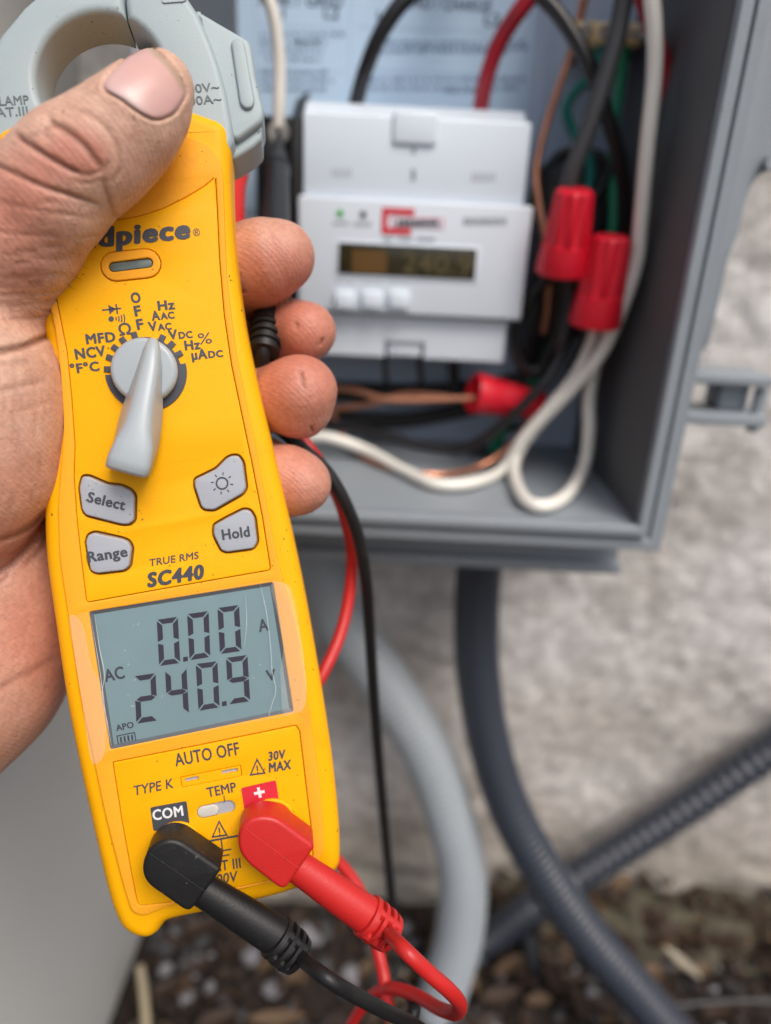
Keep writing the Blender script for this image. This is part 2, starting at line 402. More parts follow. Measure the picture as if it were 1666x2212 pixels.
link('top_wall', box((BX0 + .0003, BYF + .0005, BZ1), (BX1 - .0003, BYB - .0005, BZ1 + T_)), MAT['pvc_shaded'], enc)
def rim(name, off, wd, y0, y1, bev):
    x0, x1, z0, z1 = BX0 - off, BX1 + off, BZ0 - off, BZ1 + off
    outer = [(x0 - wd, z0 - wd), (x1 + wd, z0 - wd), (x1 + wd, z1 + wd), (x0 - wd, z1 + wd)]
    inner = [(x0, z0), (x0, z1), (x1, z1), (x1, z0)]
    me = slab([outer, inner], 0, y1 - y0, bev)
    me.transform(Matrix(((1, 0, 0, 0), (0, 0, -1, y1), (0, 1, 0, 0), (0, 0, 0, 1))))
    return link(name, me, MAT['pvc'], enc)
rim('inner_rim', 0.0, 0.0045, BYF - .006, BYF, .001)
rim('gasket_channel', 0.0045, 0.0022, BYF + .001, BYF + .006, .0004)
rim('outer_rim', 0.0067, 0.0055, BYF - .003, BYF + .012, .001)
rim('flange', 0.0045, 0.004, BYF + .014, BYF + .02, .001)
# lower skirt
zs0 = Y(1000, 1205, .31).z
link('bottom_skirt', box((BX0 - .012, .3055, zs0), (Y(1337, 1170, .31).x, .40, BZ0 - T_ - .0005), .002), MAT['pvc'], enc)
link('skirt_lip', box((BX0 - .012, .301, zs0 - .001), (Y(1337, 1170, .31).x + .0005, .306, zs0 + .0045), .001), MAT['pvc'], enc)
# hinge loop at the right
hl = lambda u, v: Y(u, v, .305)
hb = empty('hinge', (0, 0, 0), None, None); COL.objects.unlink(hb); bpy.data.objects.remove(hb)
hx0, hx1 = BX1 + .0125, hl(1652, 860).x; hz1, hz0 = hl(1590, 806).z, hl(1570, 910).z
hin = link('hinge_arm', box((hx0, .300, hz1 - .0045), (hx1, .325, hz1), .0008), MAT['pvc'], enc)
link('hinge_arm', box((hx0 + .0002, .300, hz0 - .001), (hx1 + .001, .325, hz0 + .004), .0008), MAT['pvc'], enc)
link('hinge_block', box((hl(1567, 860).x, .310, hz0 + .0042), (hx1 - .0045, .326, hz1 - .0047), .001), MAT['pvc'], enc)
link('hinge_pin', tube([Vector((hx1 - .0015, .306, hz0 - .004)), Vector((hx1 - .0015, .306, hz1 - .006))], .0028, smoothpath=False), MAT['pvc'], enc)
# door swung open to the right
dr = [(Y(u, v, .303).x, Y(u, v, .303).z) for u, v in ((1512, 760), (1530, 740), (1570, 560), (1592, 500), (1604, 450), (1614, 412), (1632, 382), (1666, 360), (1720, 352))]
dr = [(max(x, BX1 + .0145), z) for x, z in dr] + [(.20, dr[-1][1]), (.20, .66), (BX1 + .0145, .66)]
me = slab([dr], 0, .005, .0008)
me.transform(Matrix(((1, 0, 0, 0), (0, 0, -1, .306), (0, 1, 0, 0), (0, 0, 0, 1))))
link('door', me, MAT['pvc'], enc)
link('hinge_knuckle', lathe([(0, .003), (1, .003)], Y(1664, 352, .30), Y(1664, 352, .30) + Vector((0, -.003, 0))), MAT['pvc'], enc)

# paper label with printed words
PY = BYB - .0006
lab = empty('instruction_label', Y(850, 120, PY), 'pale blue printed instruction sheet on the back of the enclosure above the meter', 'label')
lx0, lx1, lz0, lz1 = Y(508, 150, PY).x, Y(1152, 150, PY).x, Y(850, 470, PY).z, .69
link('sheet', box((lx0, PY, lz0), (lx1, BYB - .0001, lz1)), MAT['paper'], lab)
def print_on_y(s, uL, vB, uR, y, mat, parent, name, h=None, bold=.02, shear=0, t=.0002):
    me = text_mesh(s, shear, bold); c = np.array([v.co[:] for v in me.vertices])
    x0, x1, z0 = c[:, 0].min(), c[:, 0].max(), 0.0
    a, b = Y(uL, vB, y), Y(uR, vB, y); sc = (b.x - a.x) / (x1 - x0)
    sz = sc if h is None else abs(Y(uL, vB - h, y).z - Y(uL, vB, y).z) / c[:, 1].max()
    for v in me.vertices: v.co = Vector((a.x + (v.co.x - x0) * sc, y - v.co.z, a.z + v.co.y * sz))
    bm = bmesh.new(); bm.from_mesh(me)
    r = bmesh.ops.extrude_face_region(bm, geom=bm.faces[:])
    for e in r['geom']:
        if isinstance(e, bmesh.types.BMVert): e.co.y -= t
    bmesh.ops.recalc_face_normals(bm, faces=bm.faces); bm.to_mesh(me); bm.free()
    return link(name, me, mat, parent, smooth=False)
for s, a, b_, c in (('LINE / GRID', 560, 8, 740), ('LOAD / CHARGE', 862, 16, 1062), ('L1', 590, 40, 614), ('L2', 700, 40, 733), ('L1', 815, 50, 845), ('L2', 1046, 55, 1080)):
    print_on_y(s, a, b_, c, PY, MAT['ink'], lab, 'lettering', h=26)
# ruled lines and small print
RZ = 0
def rule(u0_, v0_, u1_, v1_, th, mat, name):
    a, b_ = Y(u0_, v0_, PY), Y(u1_, v1_, PY)
    if abs(u1_ - u0_) > abs(v1_ - v0_): a.z = b_.z = (a.z + b_.z) / 2
    else: a.x = b_.x = (a.x + b_.x) / 2
    global RZ; RZ += .000012
    link(name, box((min(a.x, b_.x) - th, PY - .0001 - RZ, min(a.z, b_.z) - th), (max(a.x, b_.x) + th, PY - .00002, max(a.z, b_.z) + th)), mat, lab, smooth=False)
for (a, b_, c, d) in ((555, 58, 745, 58), (770, 66, 1130, 66), (555, 152, 745, 152), (770, 160, 1130, 160), (640, 268, 1130, 268)):
    rule(a, (b_ + d) / 2, c, (b_ + d) / 2, .00009, MAT['inkfaint'], 'ruled_line')
for u in (553, 757, 1135): rule(u, -30, u - 2, 240, .00008, MAT['inkfaint'], 'ruled_line')
sm = []
for (x0, x1, v) in ((562, 735, 74), (562, 690, 92), (640, 708, 92), (565, 700, 110), (575, 690, 128), (562, 700, 156), (562, 725, 174), (562, 690, 192),
                    (800, 1120, 92), (800, 1100, 110), (880, 1130, 104), (800, 1130, 172), (800, 1120, 190), (960, 1060, 196)):
    u = x0
    while u < x1:
        wd = random.uniform(4, 17)
        a, b_ = Y(u, v + 4, PY), Y(u + wd, v - random.uniform(2, 5), PY)
        sm.append(box((a.x, PY - .00035, a.z), (b_.x, PY - .00002, b_.z))); u += wd + random.uniform(3, 7)
o = link('small_print', join(sm), MAT['inkfaint'], lab, smooth=False); o['kind'] = 'stuff'

# ================================================================== DIN METER
DY = .333
dm = empty('energy_meter', Y(880, 770, DY), 'white rail mounted energy meter with small dark display and three square buttons', 'energy meter')
link('body', pixbox(643, 432, 1141, 682, DY, BYB - .012, .0016, 3), MAT['din'], dm)
link('upper_cover', pixbox(654, 252, 1142, 434, DY + .004, BYB - .012, .0012, 3), MAT['din2'], dm)
a, b_ = Y(654, 254, DY + .005), Y(1142, 254, DY + .005)
zt = Y(900, 236, .352).z
wv = [(a.x, DY + .0052, a.z - .001), (b_.x, DY + .0052, a.z - .001), (b_.x, .352, zt + .001), (a.x, .352, zt + .001), (a.x, .384, a.z - .001), (b_.x, .384, a.z - .001), (a.x, .384, zt + .001), (b_.x, .384, zt + .001)]
link('terminal_cover', mesh(wv, [(0, 1, 2, 3), (0, 3, 6, 4), (1, 5, 7, 2), (3, 2, 7, 6), (4, 6, 7, 5), (0, 4, 5, 1)]), MAT['din2'], dm)
# lower cover with a notch for the clip
zA, zB, zC = Y(880, 684, DY + .006).z, Y(880, 740, DY + .006).z, Y(880, 774, DY + .006).z
xa, xb, xc, xd = Y(650, 730, DY + .006).x, Y(832, 750, DY + .006).x, Y(916, 750, DY + .006).x, Y(1092, 730, DY + .006).x
me = slab([[(xa, zA), (xa, zC), (xb, zC), (xb, zB + .0008), (xb + .001, zB), (xc - .001, zB), (xc, zB + .0008), (xc, zC), (xd, zC), (xd, zA)]], 0, .045, .0008)
me.transform(Matrix(((1, 0, 0, 0), (0, 0, -1, DY + .051), (0, 1, 0, 0), (0, 0, 0, 1)))); link('lower_cover', me, MAT['din'], dm)
link('rail_clip', pixbox(838, 738, 910, 770, DY + .008, DY + .03, .001), MAT['din'], dm)
# white knob-shaped screw cap
c0 = Y(896, 284, DY + .004)
link('lid_tab', pixbox(848, 238, 946, 314, DY + .0022, DY + .012, .0018, 4), MAT['din2'], dm)
# display
link('display_frame', pixbox(724, 526, 1036, 604, DY - .0006, DY + .002, .0004), MAT['din2'], dm)
link('display', pixbox(731, 531, 1029, 598, DY - .0010, DY + .001, .0002), MAT['dinscreen'], dm)
link('display_smear', pixbox(760, 540, 836, 590, DY - .00115, DY - .00095), MAT['amber'], dm)  # amber smear patch on the dark display
print_on_y('240.9', 868, 588, 1018, DY - .0011, MAT['displayseg'], dm, 'lettering', h=44, bold=.02)
# three buttons
for i, u in enumerate((745, 804, 863)):
    bt = link('button', pixbox(u - 22, 630, u + 22, 668, DY - .004, DY + .001, .0012, 2), MAT['din2'], dm)
    print_on_y(('SET', 'UP', 'ESC')[i] if False else '- - -', u - 17, 614, u + 17, DY - .0002, MAT['greyink'], dm, 'lettering', h=6, bold=.03)
# small icons and words too small to read: plain marks
def mark(uL, vT, uR, vB, mat, name='mark', pr=None):
    return link(name, pixbox(uL, vT, uR, vB, DY - .00025, DY + .0005), mat, pr or dm, smooth=False)
def star(u, v, mat):
    c = Y(u, v, DY - .0003); V = []
    for k in range(10):
        rr = .0021 if k % 2 == 0 else .0011; an = math.pi / 2 + k * math.pi / 5
        V.append((c.x + rr * math.cos(an) * .9, c.y, c.z + rr * math.sin(an)))
    V2 = [(x, y - .0002, z) for x, y, z in V]
    F = [tuple(range(9, -1, -1)), tuple(range(10, 20))] + [(k, (k + 1) % 10, 10 + (k + 1) % 10, 10 + k) for k in range(10)]
    link('indicator', mesh(V + V2, F), mat, dm, smooth=False)
star(735, 460, MAT['greenled']); star(785, 463, MAT['print_'])
for (x0, x1, v, hh) in ((720, 752, 482, 4), (764, 804, 484, 4), (1002, 1096, 478, 8)):
    u = x0
    while u < x1:
        wd = random.uniform(3, 7); mark(u, v - hh, min(u + wd, x1), v + hh, MAT['greyink'], 'small_print'); u += wd + 3
# red bracket emblem with dark word
c0, c1 = Y(826, 448, DY), Y(888, 508, DY)
ex0, ex1, ez1, ez0 = c0.x, c1.x, c0.z, c1.z; th = .0026
me = slab([[(ex0, ez0), (ex1, ez0), (ex1, ez0 + th), (ex0 + th, ez0 + th), (ex0 + th, ez1 - th), (ex1 + .001, ez1 - th), (ex1 + .001, ez1), (ex0, ez1)]], 0, .0004)
me.transform(Matrix(((1, 0, 0, 0), (0, 0, -1, DY + .0001), (0, 1, 0, 0), (0, 0, 0, 1)))); link('emblem', me, MAT['redink'], dm, smooth=False)
mark(848, 470, 958, 492, MAT['redink'], 'emblem_band'); link('emblem_plate', pixbox(851, 472, 955, 490, DY - .00045, DY), MAT['din2'], dm)
u = 858
while u < 945:
    wd = random.uniform(7, 12); link('emblem_word', pixbox(u, 474, u + wd, 488, DY - .0006, DY - .0003), MAT['print_'], dm, smooth=False); u += wd + 2
for x0, x1 in ((828, 850), (860, 890), (900, 940)): mark(x0, 514, x1, 520, MAT['greyink'], 'small_print')
for u, v in ((894, 325), (893, 372), (893, 384)): link('vent_slot', pixbox(u - 4, v - 7, u + 4, v + 7, DY + .0037, DY + .005), MAT['greyink'], dm)
for x0, x1, v in ((718, 760, 372), (1020, 1072, 382)):
    u = x0
    while u < x1: link('small_print', pixbox(u, v - 9, u + 5, v + 9, DY + .0037, DY + .005), M_('faint', (.46, .5, .54), .6) if 'faint' not in MAT else MAT['faint'], dm, smooth=False); u += 9

# black terminal holder left of the meter and black parts at the right
blk = empty('fuse_holder', Y(600, 500, .36), 'black plastic holder with a tall angled side plate left of the white meter', 'fuse holder')
link('body', pixbox(556, 250, 640, 800, .352, BYB - .0005, .001), MAT['black'], blk)
link('side_plate', pixbox(628, 255, 650, 790, .338, .351, .0008), MAT['black'], blk)
pv = [Y(628, 256, .338), Y(650, 256, .338), Y(668, 196, .385), Y(640, 215, .385)]
pv2 = [p + Vector((0, .002, -.004)) for p in pv]
link('top_wing', mesh(pv + pv2, [(0, 1, 2, 3), (7, 6, 5, 4), (0, 4, 5, 1), (1, 5, 6, 2), (2, 6, 7, 3), (3, 7, 4, 0)]), MAT['black'], blk)
link('lug', pixbox(572, 300, 590, 470, .342, .3515, .001), MAT['blackgloss'], blk)
link('lug', pixbox(622, 330, 627, 600, .342, .3515, .001), MAT['blackgloss'], blk)
link('terminal', lathe([(0, .0045), (1, .0045)], Y(603, 285, .345), Y(603, 285, .3515)), MAT['steel'], blk)
link('screw', lathe([(0, .004), (.6, .004), (1, .0035)], Y(577, 500, .3515), Y(577, 500, .347)), MAT['blackgloss'], blk)

hub = empty('conduit_hub', Y(1250, 470, .38), 'black round gland at the back right of the enclosure behind the wire nuts', 'conduit fitting')
ca = Y(1245, 430, .385)
link('body', lathe([(0, .024), (.5, .024), (.55, .021), (1, .021)], Y(1245, 430, BYB - .0005), ca, 28), MAT['blackgloss'], hub)
link('ring', lathe([(0, .019), (.5, .019), (1, .017)], ca + Vector((0, -.0003, 0)), ca + Vector((0, -.006, 0)), 28), MAT['greywire'], hub)
link('bracket', pixbox(1150, 440, 1200, 800, .372, BYB - .0006, .001), MAT['blackgloss'], hub)
link('bracket', pixbox(1205, 500, 1345, 730, .376, BYB - .0007, .001), MAT['blackgloss'], hub)

br = empty('ground_bar', Y(1320, 70, .385), 'brass grounding bar with four screws at the top right of the enclosure', 'ground bar')
link('bar', pixbox(1243, 46, 1392, 92, .362, .374, .0008), MAT['brass'], br)
link('bar_base', pixbox(1250, 62, 1385, 118, .3745, BYB - .0005, .0008), MAT['pvc_shaded'], br)
for i, u in enumerate((1264, 1308, 1350, 1384)):
    c = Y(u, 68 + i, .3615)
    s_ = link('screw', lathe([(0, .0030), (.6, .0030), (1, .0024)], c, c + Vector((0, -.0025, 0))), MAT['steel'], br)
    link('screw_slot', box((c.x - .0028, c.y - .0029, c.z - .0004), (c.x + .0028, c.y - .0024, c.z + .0004), mat4=None), MAT['seam'], s_)

# ================================================================== WIRES
def wire(name, pts, r, mat, label, group=None, cat='wire', seg=12, n=8):
    cl = lambda u: min(1420, max(590, u))       # wires that leave the picture at the top go on up inside the box
    if pts[0][1] < 0: pts = [(cl(pts[0][0] + 2 * (pts[0][0] - pts[1][0])), pts[0][1] - 420, pts[0][2] + .012), (cl(pts[0][0] + (pts[0][0] - pts[1][0])), pts[0][1] - 160, pts[0][2] + .004)] + pts
    if pts[-1][1] < 0: pts = pts + [(cl(pts[-1][0] + .8 * (pts[-1][0] - pts[-2][0])), pts[-1][1] - 120, pts[-1][2] + .004), (cl(pts[-1][0] + 1.2 * (pts[-1][0] - pts[-2][0])), pts[-1][1] - 400, pts[-1][2] + .008)]
    q = []
    for u, v, y in pts:
        k = ray(u, v)
        if k.z < 0: y = min(y, (BZ0 + r + .001 - CO.z) / k.z * k.y)      # rest on the enclosure floor, never under it
        q.append((u, v, y))
    pts = q
    o = link(name, tube([Y(*p) for p in pts], r, seg, n), MAT[mat], angle=None)
    return props(o, label, cat, group)
wire('black_wire', [(765, 250, .374), (770, 222, .372), (790, 150, .364), (825, 68, .36), (880, -5, .36), (960, -60, .365)], .0036, 'blackgloss',
     'thick black wire curving up from the left top of the white meter')
wire('red_wire', [(1035, 262, .374), (1038, 238, .372), (1052, 165, .364), (1085, 80, .358), (1150, -10, .356), (1210, -55, .36)], .0036, 'redwire',
     'thick red wire rising from the right top of the white meter')
wire('black_wire', [(1120, -60, .345), (1160, -18, .342), (1215, 42, .338), (1270, 135, .335), (1308, 240, .336), (1338, 345, .34), (1350, 440, .345), (1340, 560, .35), (1300, 680, .355), (1275, 800, .365)], .0032, 'blackgloss',
     'glossy black wire curving down from the top behind the brass bar to the wire nuts')
wire('charcoal_wire', [(1352, -40, .322), (1338, 50, .322), (1312, 150, .322), (1270, 280, .322), (1235, 375, .323), (1222, 440, .325)], .0036, 'greywire',
     'straight charcoal grey wire slanting down into the left upright red wire nut')
wire('white_wire', [(1405, -40, .312), (1414, 70, .312), (1413, 170, .313), (1398, 320, .314), (1384, 480, .316), (1374, 570, .317), (1345, 660, .32), (1300, 760, .325), (1235, 840, .33),
                    (1155, 925, .335), (1116, 985, .335), (1112, 1030, .332), (1135, 1080, .33), (1180, 1092, .33), (1228, 1065, .33), (1262, 1005, .332), (1272, 930, .335), (1272, 860, .338), (1286, 780, .338), (1302, 700, .336)], .0031, 'whitewire',
     'long white wire down the right side ending in a round loop')
wire('white_wire', [(1288, 690, .335), (1278, 740, .334), (1240, 815, .333), (1180, 890, .332), (1128, 950, .333), (1085, 1015, .335), (1020, 1043, .337), (940, 1045, .34), (870, 1015, .343), (790, 972, .347), (710, 945, .35), (640, 945, .355)], .0029, 'whitewire',
     'white wire from the lower red wire nut sweeping left along the bottom of the enclosure')
wire('black_wire', [(1268, 700, .338), (1246, 770, .338), (1205, 850, .342), (1150, 905, .352), (1100, 930, .365)], .0016, 'blackgloss', 'thin black strand dropping from between the two upright wire nuts')
wire('black_wire', [(1330, 340, .366), (1290, 420, .366), (1230, 470, .368), (1180, 430, .37), (1195, 345, .37), (1250, 318, .37)], .0018, 'blackgloss', 'thin black wire coiled around the round gland behind the wire nuts')
wire('green_wire', [(1240, 600, .35), (1215, 690, .352), (1180, 780, .356), (1175, 830, .36)], .0017, 'green', 'thin green strand hanging from the left upright wire nut')
wire('red_wire', [(1378, -40, .335), (1400, 30, .336), (1430, 130, .338), (1446, 240, .340), (1436, 360, .343), (1408, 520, .348), (1352, 690, .36), (1270, 800, .375), (1225, 850, .378), (1195, 880, .38)], .0034, 'redwire',
     'dark red wire running down behind the long white wire at the right')
wire('bare_copper_wire', [(1275, -40, .366), (1262, 0, .368), (1248, 60, .372), (1232, 120, .372), (1200, 210, .37), (1172, 300, .366), (1158, 370, .362), (1164, 440, .358), (1178, 520, .355), (1185, 640, .352), (1175, 720, .356)], .0019, 'copper',
     'bare copper wire from the brass bar down to the left upright wire nut')
wire('teal_wire', [(1300, 92, .368), (1285, 160, .372), (1245, 195, .374), (1224, 235, .374), (1236, 280, .374), (1264, 325, .372), (1276, 375, .372), (1266, 430, .372)], .0024, 'teal',
     'teal wire making an S bend under the brass bar')
wire('green_wire', [(1352, 90, .368), (1340, 180, .372), (1326, 280, .37), (1326, 380, .368), (1326, 470, .362), (1320, 530, .355)], .0024, 'green',
     'green wire dropping straight from the brass bar to the lower right wire nut')
wire('green_wire', [(1225, 640, .36), (1200, 720, .36), (1168, 800, .362), (1120, 880, .368), (1085, 940, .374), (1062, 975, .382)], .0028, 'green',
     'green wire passing behind the lying red wire nut into the floor of the enclosure')
wire('black_wire', [(1195, 588, .345), (1145, 640, .345), (1112, 715, .347), (1128, 785, .348), (1165, 798, .348), (1195, 745, .346), (1210, 670, .344), (1216, 590, .342)], .0030, 'blackgloss',
     'black wire making a tall oval loop under the left upright wire nut')
wire('black_wire', [(1250, 640, .35), (1228, 730, .342), (1180, 820, .335), (1110, 895, .335), (1050, 945, .338), (990, 970, .342), (920, 965, .346), (840, 942, .352), (770, 925, .358), (700, 915, .362)], .0026, 'blackgloss',
     'black wire crossing in front of the lying red wire nut and sagging to the left')
wire('charcoal_wire', [(1232, 600, .336), (1226, 680, .336), (1205, 760, .345), (1170, 840, .355), (1130, 900, .366)], .0024, 'greywire',
     'thin charcoal wire hanging down between the two upright wire nuts')
wire('bare_copper_wire', [(1030, 860, .346), (960, 862, .348), (880, 864, .35), (820, 860, .352), (765, 842, .358), (700, 838, .365)], .0017, 'copper',
     'brightest bare copper wire entering the lying red wire nut, upper strand')
wire('bare_copper_wire', [(1030, 868, .349), (950, 856, .353), (870, 852, .357), (800, 872, .36), (720, 882, .364), (680, 884, .366)], .0016, 'copper',
     'bare copper strand twisted behind the upper one at the lying wire nut')
wire('bare_copper_wire', [(1172, 860, .348), (1145, 910, .346), (1095, 970, .345), (1030, 1010, .346), (950, 1025, .35), (870, 1018, .355), (790, 990, .362), (745, 945, .37), (715, 885, .376)], .0016, 'copper',
     'bare copper wire sagging in an arc just above the long white wire')
for i, (u, lb) in enumerate(((833, 'thin black lead under the meter, left of the clip notch'), (908, 'thin black lead under the meter, right beside the clip notch'), (980, 'thick black lead under the meter, farthest right of three'))):
    wire('black_wire', [(u - 4, 760, .36), (u, 800, .362), (u + 4, 850, .37)], (.0014, .0016, .0030)[i], 'blackgloss', lb)
wire('black_wire', [(640, 842, .376), (760, 846, .377), (900, 850, .376), (1050, 840, .376), (1160, 815, .378)], .0055, 'black', 'thick black cable lying across the back below the white meter')
wire('black_wire', [(640, 895, .378), (760, 905, .38), (870, 908, .38), (980, 890, .38), (1060, 870, .38)], .0045, 'black', 'lower thick black cable lying behind the copper wires')
wire('white_wire', [(560, -50, .34), (582, 0, .34), (598, 70, .342), (604, 150, .344), (603, 230, .345), (602, 275, .346)], .0027, 'whitewire',
     'cream wire coming down from the top into the black holder left of the meter')
for (u, v, lb) in ((1060, 975, 'grey round conduit bushing in the enclosure floor under the green wire'),):
    c = Y(u, v, .376); o = link('bushing', lathe([(0, .0135), (1, .0135)], c, c + Vector((0, 0, -.006))), MAT['greywire']); props(o, lb, 'bushing')
    o = None

def wire_nut(a, b, r1, r2, label):
    """a: narrow closed end, b: open flared end."""
    fl = lambda base: (lambda an: base * (1 + .06 * math.cos(10 * an)))
    e = empty('wire_nut', b, label, 'wire nut', 'red twist-on wire connectors')
    L = (b - a).length
    link('ribbed_cap', lathe([(0, r1 * .8), (.03, r1), (.06, fl(r1 * 1.02)), (.3, fl(r1 * 1.12)), (.62, fl(r1 + (r2 - r1) * .52)), (.64, r1 + (r2 - r1) * .5)], a, b, 60), MAT['rednut'], e, angle=50)
    link('skirt', lathe([(.6405, r1 + (r2 - r1) * .5), (.65, r1 + (r2 - r1) * .68), (.75, r1 + (r2 - r1) * .76), (.97, r2), (1, r2 * .97), (1.0001, r2 * .8), (.9, r2 * .78)], a, b, 40), MAT['rednut'], e, angle=50)
wire_nut(Y(1243, 408, .318), Y(1214, 588, .326), .0077, .0118, 'upright red wire nut at the end of the charcoal wire, left of two')
wire_nut(Y(1322, 508, .316), Y(1284, 700, .322), .0078, .0115, 'upright red wire nut beside the long white wire, lower right of two')
wire_nut(Y(1172, 876, .352), Y(1022, 848, .342), .0066, .0098, 'red wire nut lying on its side with copper wires entering it')

# ================================================================== CONDUITS outside
def conduit(name, pts, r, mat, label, ridge=0.0, pitch=.004, seg=24, fade=lambda x: 1):
    pv = [Y(*p) for p in pts]
    c = catmull([list(p) for p in pv], 60)
    # resample evenly
    c = np.array(c); s = np.concatenate([[0], np.cumsum(np.linalg.norm(np.diff(c, axis=0), axis=1))])
    n = int(s[-1] / (pitch / 6)) if ridge else 70
    t = np.linspace(0, s[-1], n); q = np.stack([np.interp(t, s, c[:, k]) for k in range(3)], 1)
    # ribs fade in where the bend is tight
    rad = r + (ridge * fade(t / s[-1]) * np.sin(t / pitch * 2 * math.pi) if ridge else 0 * t)
    o = link(name, tube([Vector(p) for p in q], list(rad), seg, smoothpath=False), MAT[mat], angle=None)
    return props(o, label, 'conduit')
conduit('conduit', [(640, 1130, .385), (690, 1235, .378), (745, 1350, .37), (850, 1500, .36), (930, 1640, .352), (983, 1800, .345), (1000, 1900, .34), (992, 2020, .335), (965, 2120, .33), (925, 2240, .325)],
        .0160, 'conduit', 'thick light grey conduit curving down the wall to the gravel', .0004, .0045)
conduit('conduit', [(1045, 1120, .36), (1037, 1210, .36), (1030, 1320, .357), (1033, 1450, .352), (1056, 1600, .345), (1103, 1750, .335), (1180, 1890, .325), (1270, 2020, .312), (1365, 2130, .30), (1460, 2240, .285), (1540, 2330, .27)],
        .0133, 'dconduit', 'dark grey conduit leaving the bottom of the enclosure and curving right', .0007, .0048, fade=lambda x: np.clip((x - .38) / .25, .12, 1))
conduit('conduit', [(3100, 560, .392), (2400, 1085, .392), (1760, 1555, .392), (1600, 1665, .39), (1450, 1765, .386), (1330, 1842, .383), (1220, 1912, .38), (1120, 1980, .376), (1040, 2040, .372), (950, 2100, .368)],
        .0117, 'dconduit', 'ribbed dark conduit slanting across the stucco from the right edge', .0013, .0085)

# ================================================================== GROUND LITTER
def rock(c, r, mat, sq=(1, 1, .6), seed=0):
    bm = bmesh.new(); bmesh.ops.create_icosphere(bm, subdivisions=2 if r > .003 else 1, radius=1)
    rot = Matrix.Rotation(random.uniform(0, 6.28), 4, 'Z') @ Matrix.Rotation(random.uniform(-.5, .5), 4, 'X')
    for v in bm.verts:
        d = 1 + .5 * mnoise.noise(v.co * 1.6 + Vector((seed, 0, 0)))
        v.co = Vector((v.co.x * sq[0], v.co.y * sq[1], v.co.z * sq[2])) * (r * d)
    bmesh.ops.transform(bm, matrix=Matrix.Translation(c) @ rot, verts=bm.verts)
    me = bpy.data.meshes.new('m'); bm.to_mesh(me); bm.free(); return me
stone_m = [M_('pale_stone', (.19, .19, .21), .8, .25, 60), M_('brown_stone', (.024, .014, .010), .85, .4, 60), M_('grey_stone', (.05, .05, .055), .8, .3, 60)]
big = [(540, 2060, 22, 0), (665, 2010, 26, 0), (700, 2080, 24, 2), (590, 2130, 26, 0), (640, 2170, 20, 0), (480, 2090, 18, 1), (400, 2075, 24, 2), (355, 2040, 22, 2), (760, 2100, 22, 0), (700, 2000, 24, 2),
       (440, 2180, 20, 1), (520, 2185, 18, 2), (560, 2200, 22, 1), (730, 2190, 22, 1), (610, 2085, 14, 0), (790, 2040, 18, 1), (820, 2100, 24, 2), (400, 2150, 16, 0), (870, 2170, 20, 1), (345, 2150, 16, 1),
       (500, 2030, 18, 1), (1100, 2130, 20, 1), (1140, 2180, 22, 1), (1060, 2190, 18, 2), (430, 2030, 16, 2), (455, 2125, 15, 0)]
slab_lb = ['pale grey stone below the black plug sleeve, nearest the yellow meter', 'pale grey stone between the black and the red plug sleeves', 'pale grey stone under the black strain relief, partly behind the lead',
           'lowest pale grey stone, just below the black test lead', 'pale grey stone behind the red lead at the right of the litter', 'smallest pale grey stone, close to the black strain relief',
           'pale stone beside the dry stem, leftmost of the pale stones', 'small pale stone midway between the dry stem and the black lead']
gv = {0: [], 1: [], 2: []}
for i, (u, v, rp, k) in enumerate(big):
    c = G(u, v, .006); d = (c - CO).dot(CF); r = rp / FPX * d
    rk = rock(Vector((c.x, c.y, r * .3)), r, None, (1, random.uniform(.7, 1), random.uniform(.5, .8)), i * 3.1)
    if k == 0: props(link('stone', rk, stone_m[0], angle=None), slab_lb.pop(0), 'stone', 'pale stones in the litter')
    else: gv[k].append(rk)
for i in range(1400):
    x = random.uniform(-.165, .30); y = random.uniform(.16, .40); r = random.uniform(.0018, .006)
    gv[random.choice((1, 1, 2, 1, 2, 1, 1, 1, 2, 0))].append(rock(Vector((x, y, r * .4)), r, None, (1, random.uniform(.5, 1), random.uniform(.3, .8)), i))
V, F, mi = [], [], []
for k in gv:
    for me in gv[k]:
        o_ = len(V); V += [tuple(v.co) for v in me.vertices]; F += [tuple(i + o_ for i in p.vertices) for p in me.polygons]; mi += [k] * len(me.polygons)
        bpy.data.meshes.remove(me)
me = mesh(V, F)
gr = link('gravel', me, None, world=False, angle=None)
for m_ in stone_m: me.materials.append(m_)
me.polygons.foreach_set('material_index', mi); props(gr, kind='stuff')
# dead leaves
leafm = [M_('dead_leaf_brown', (.035, .018, .010), .7, .3, 60), M_('dead_leaf_tan', (.10, .06, .032), .7, .25, 60), M_('dead_leaf_pale', (.36, .32, .25), .7, .2, 60)]
def leaf(c, L, wd, ang, tilt, curl=.3):
    V, F = [], []; n = 10
    for i in range(n + 1):
        t = i / n; hw = wd * math.sin(math.pi * t) ** .7 * (1 - .3 * t)
        for s in (-1, -.5, 0, .5, 1):
            V.append(Vector(((t - .5) * L, s * hw, curl * L * ((t - .5) ** 2) * 1.2 + abs(s) * hw * .5 + .0006 * mnoise.noise(Vector((t * 9, s * 3, L * 99))))))
    for i in range(n):
        for k in range(4): a = i * 5 + k; F.append((a, a + 1, a + 6, a + 5))
    m = Matrix.Translation(c) @ Matrix.Rotation(ang, 4, 'Z') @ Matrix.Rotation(tilt, 4, 'X')
    V = [m @ v for v in V]; top = len(V); V += [v - Vector((0, 0, .0004)) for v in V]
    F += [tuple(reversed([i + top for i in f])) for f in F]
    return mesh(V, F)
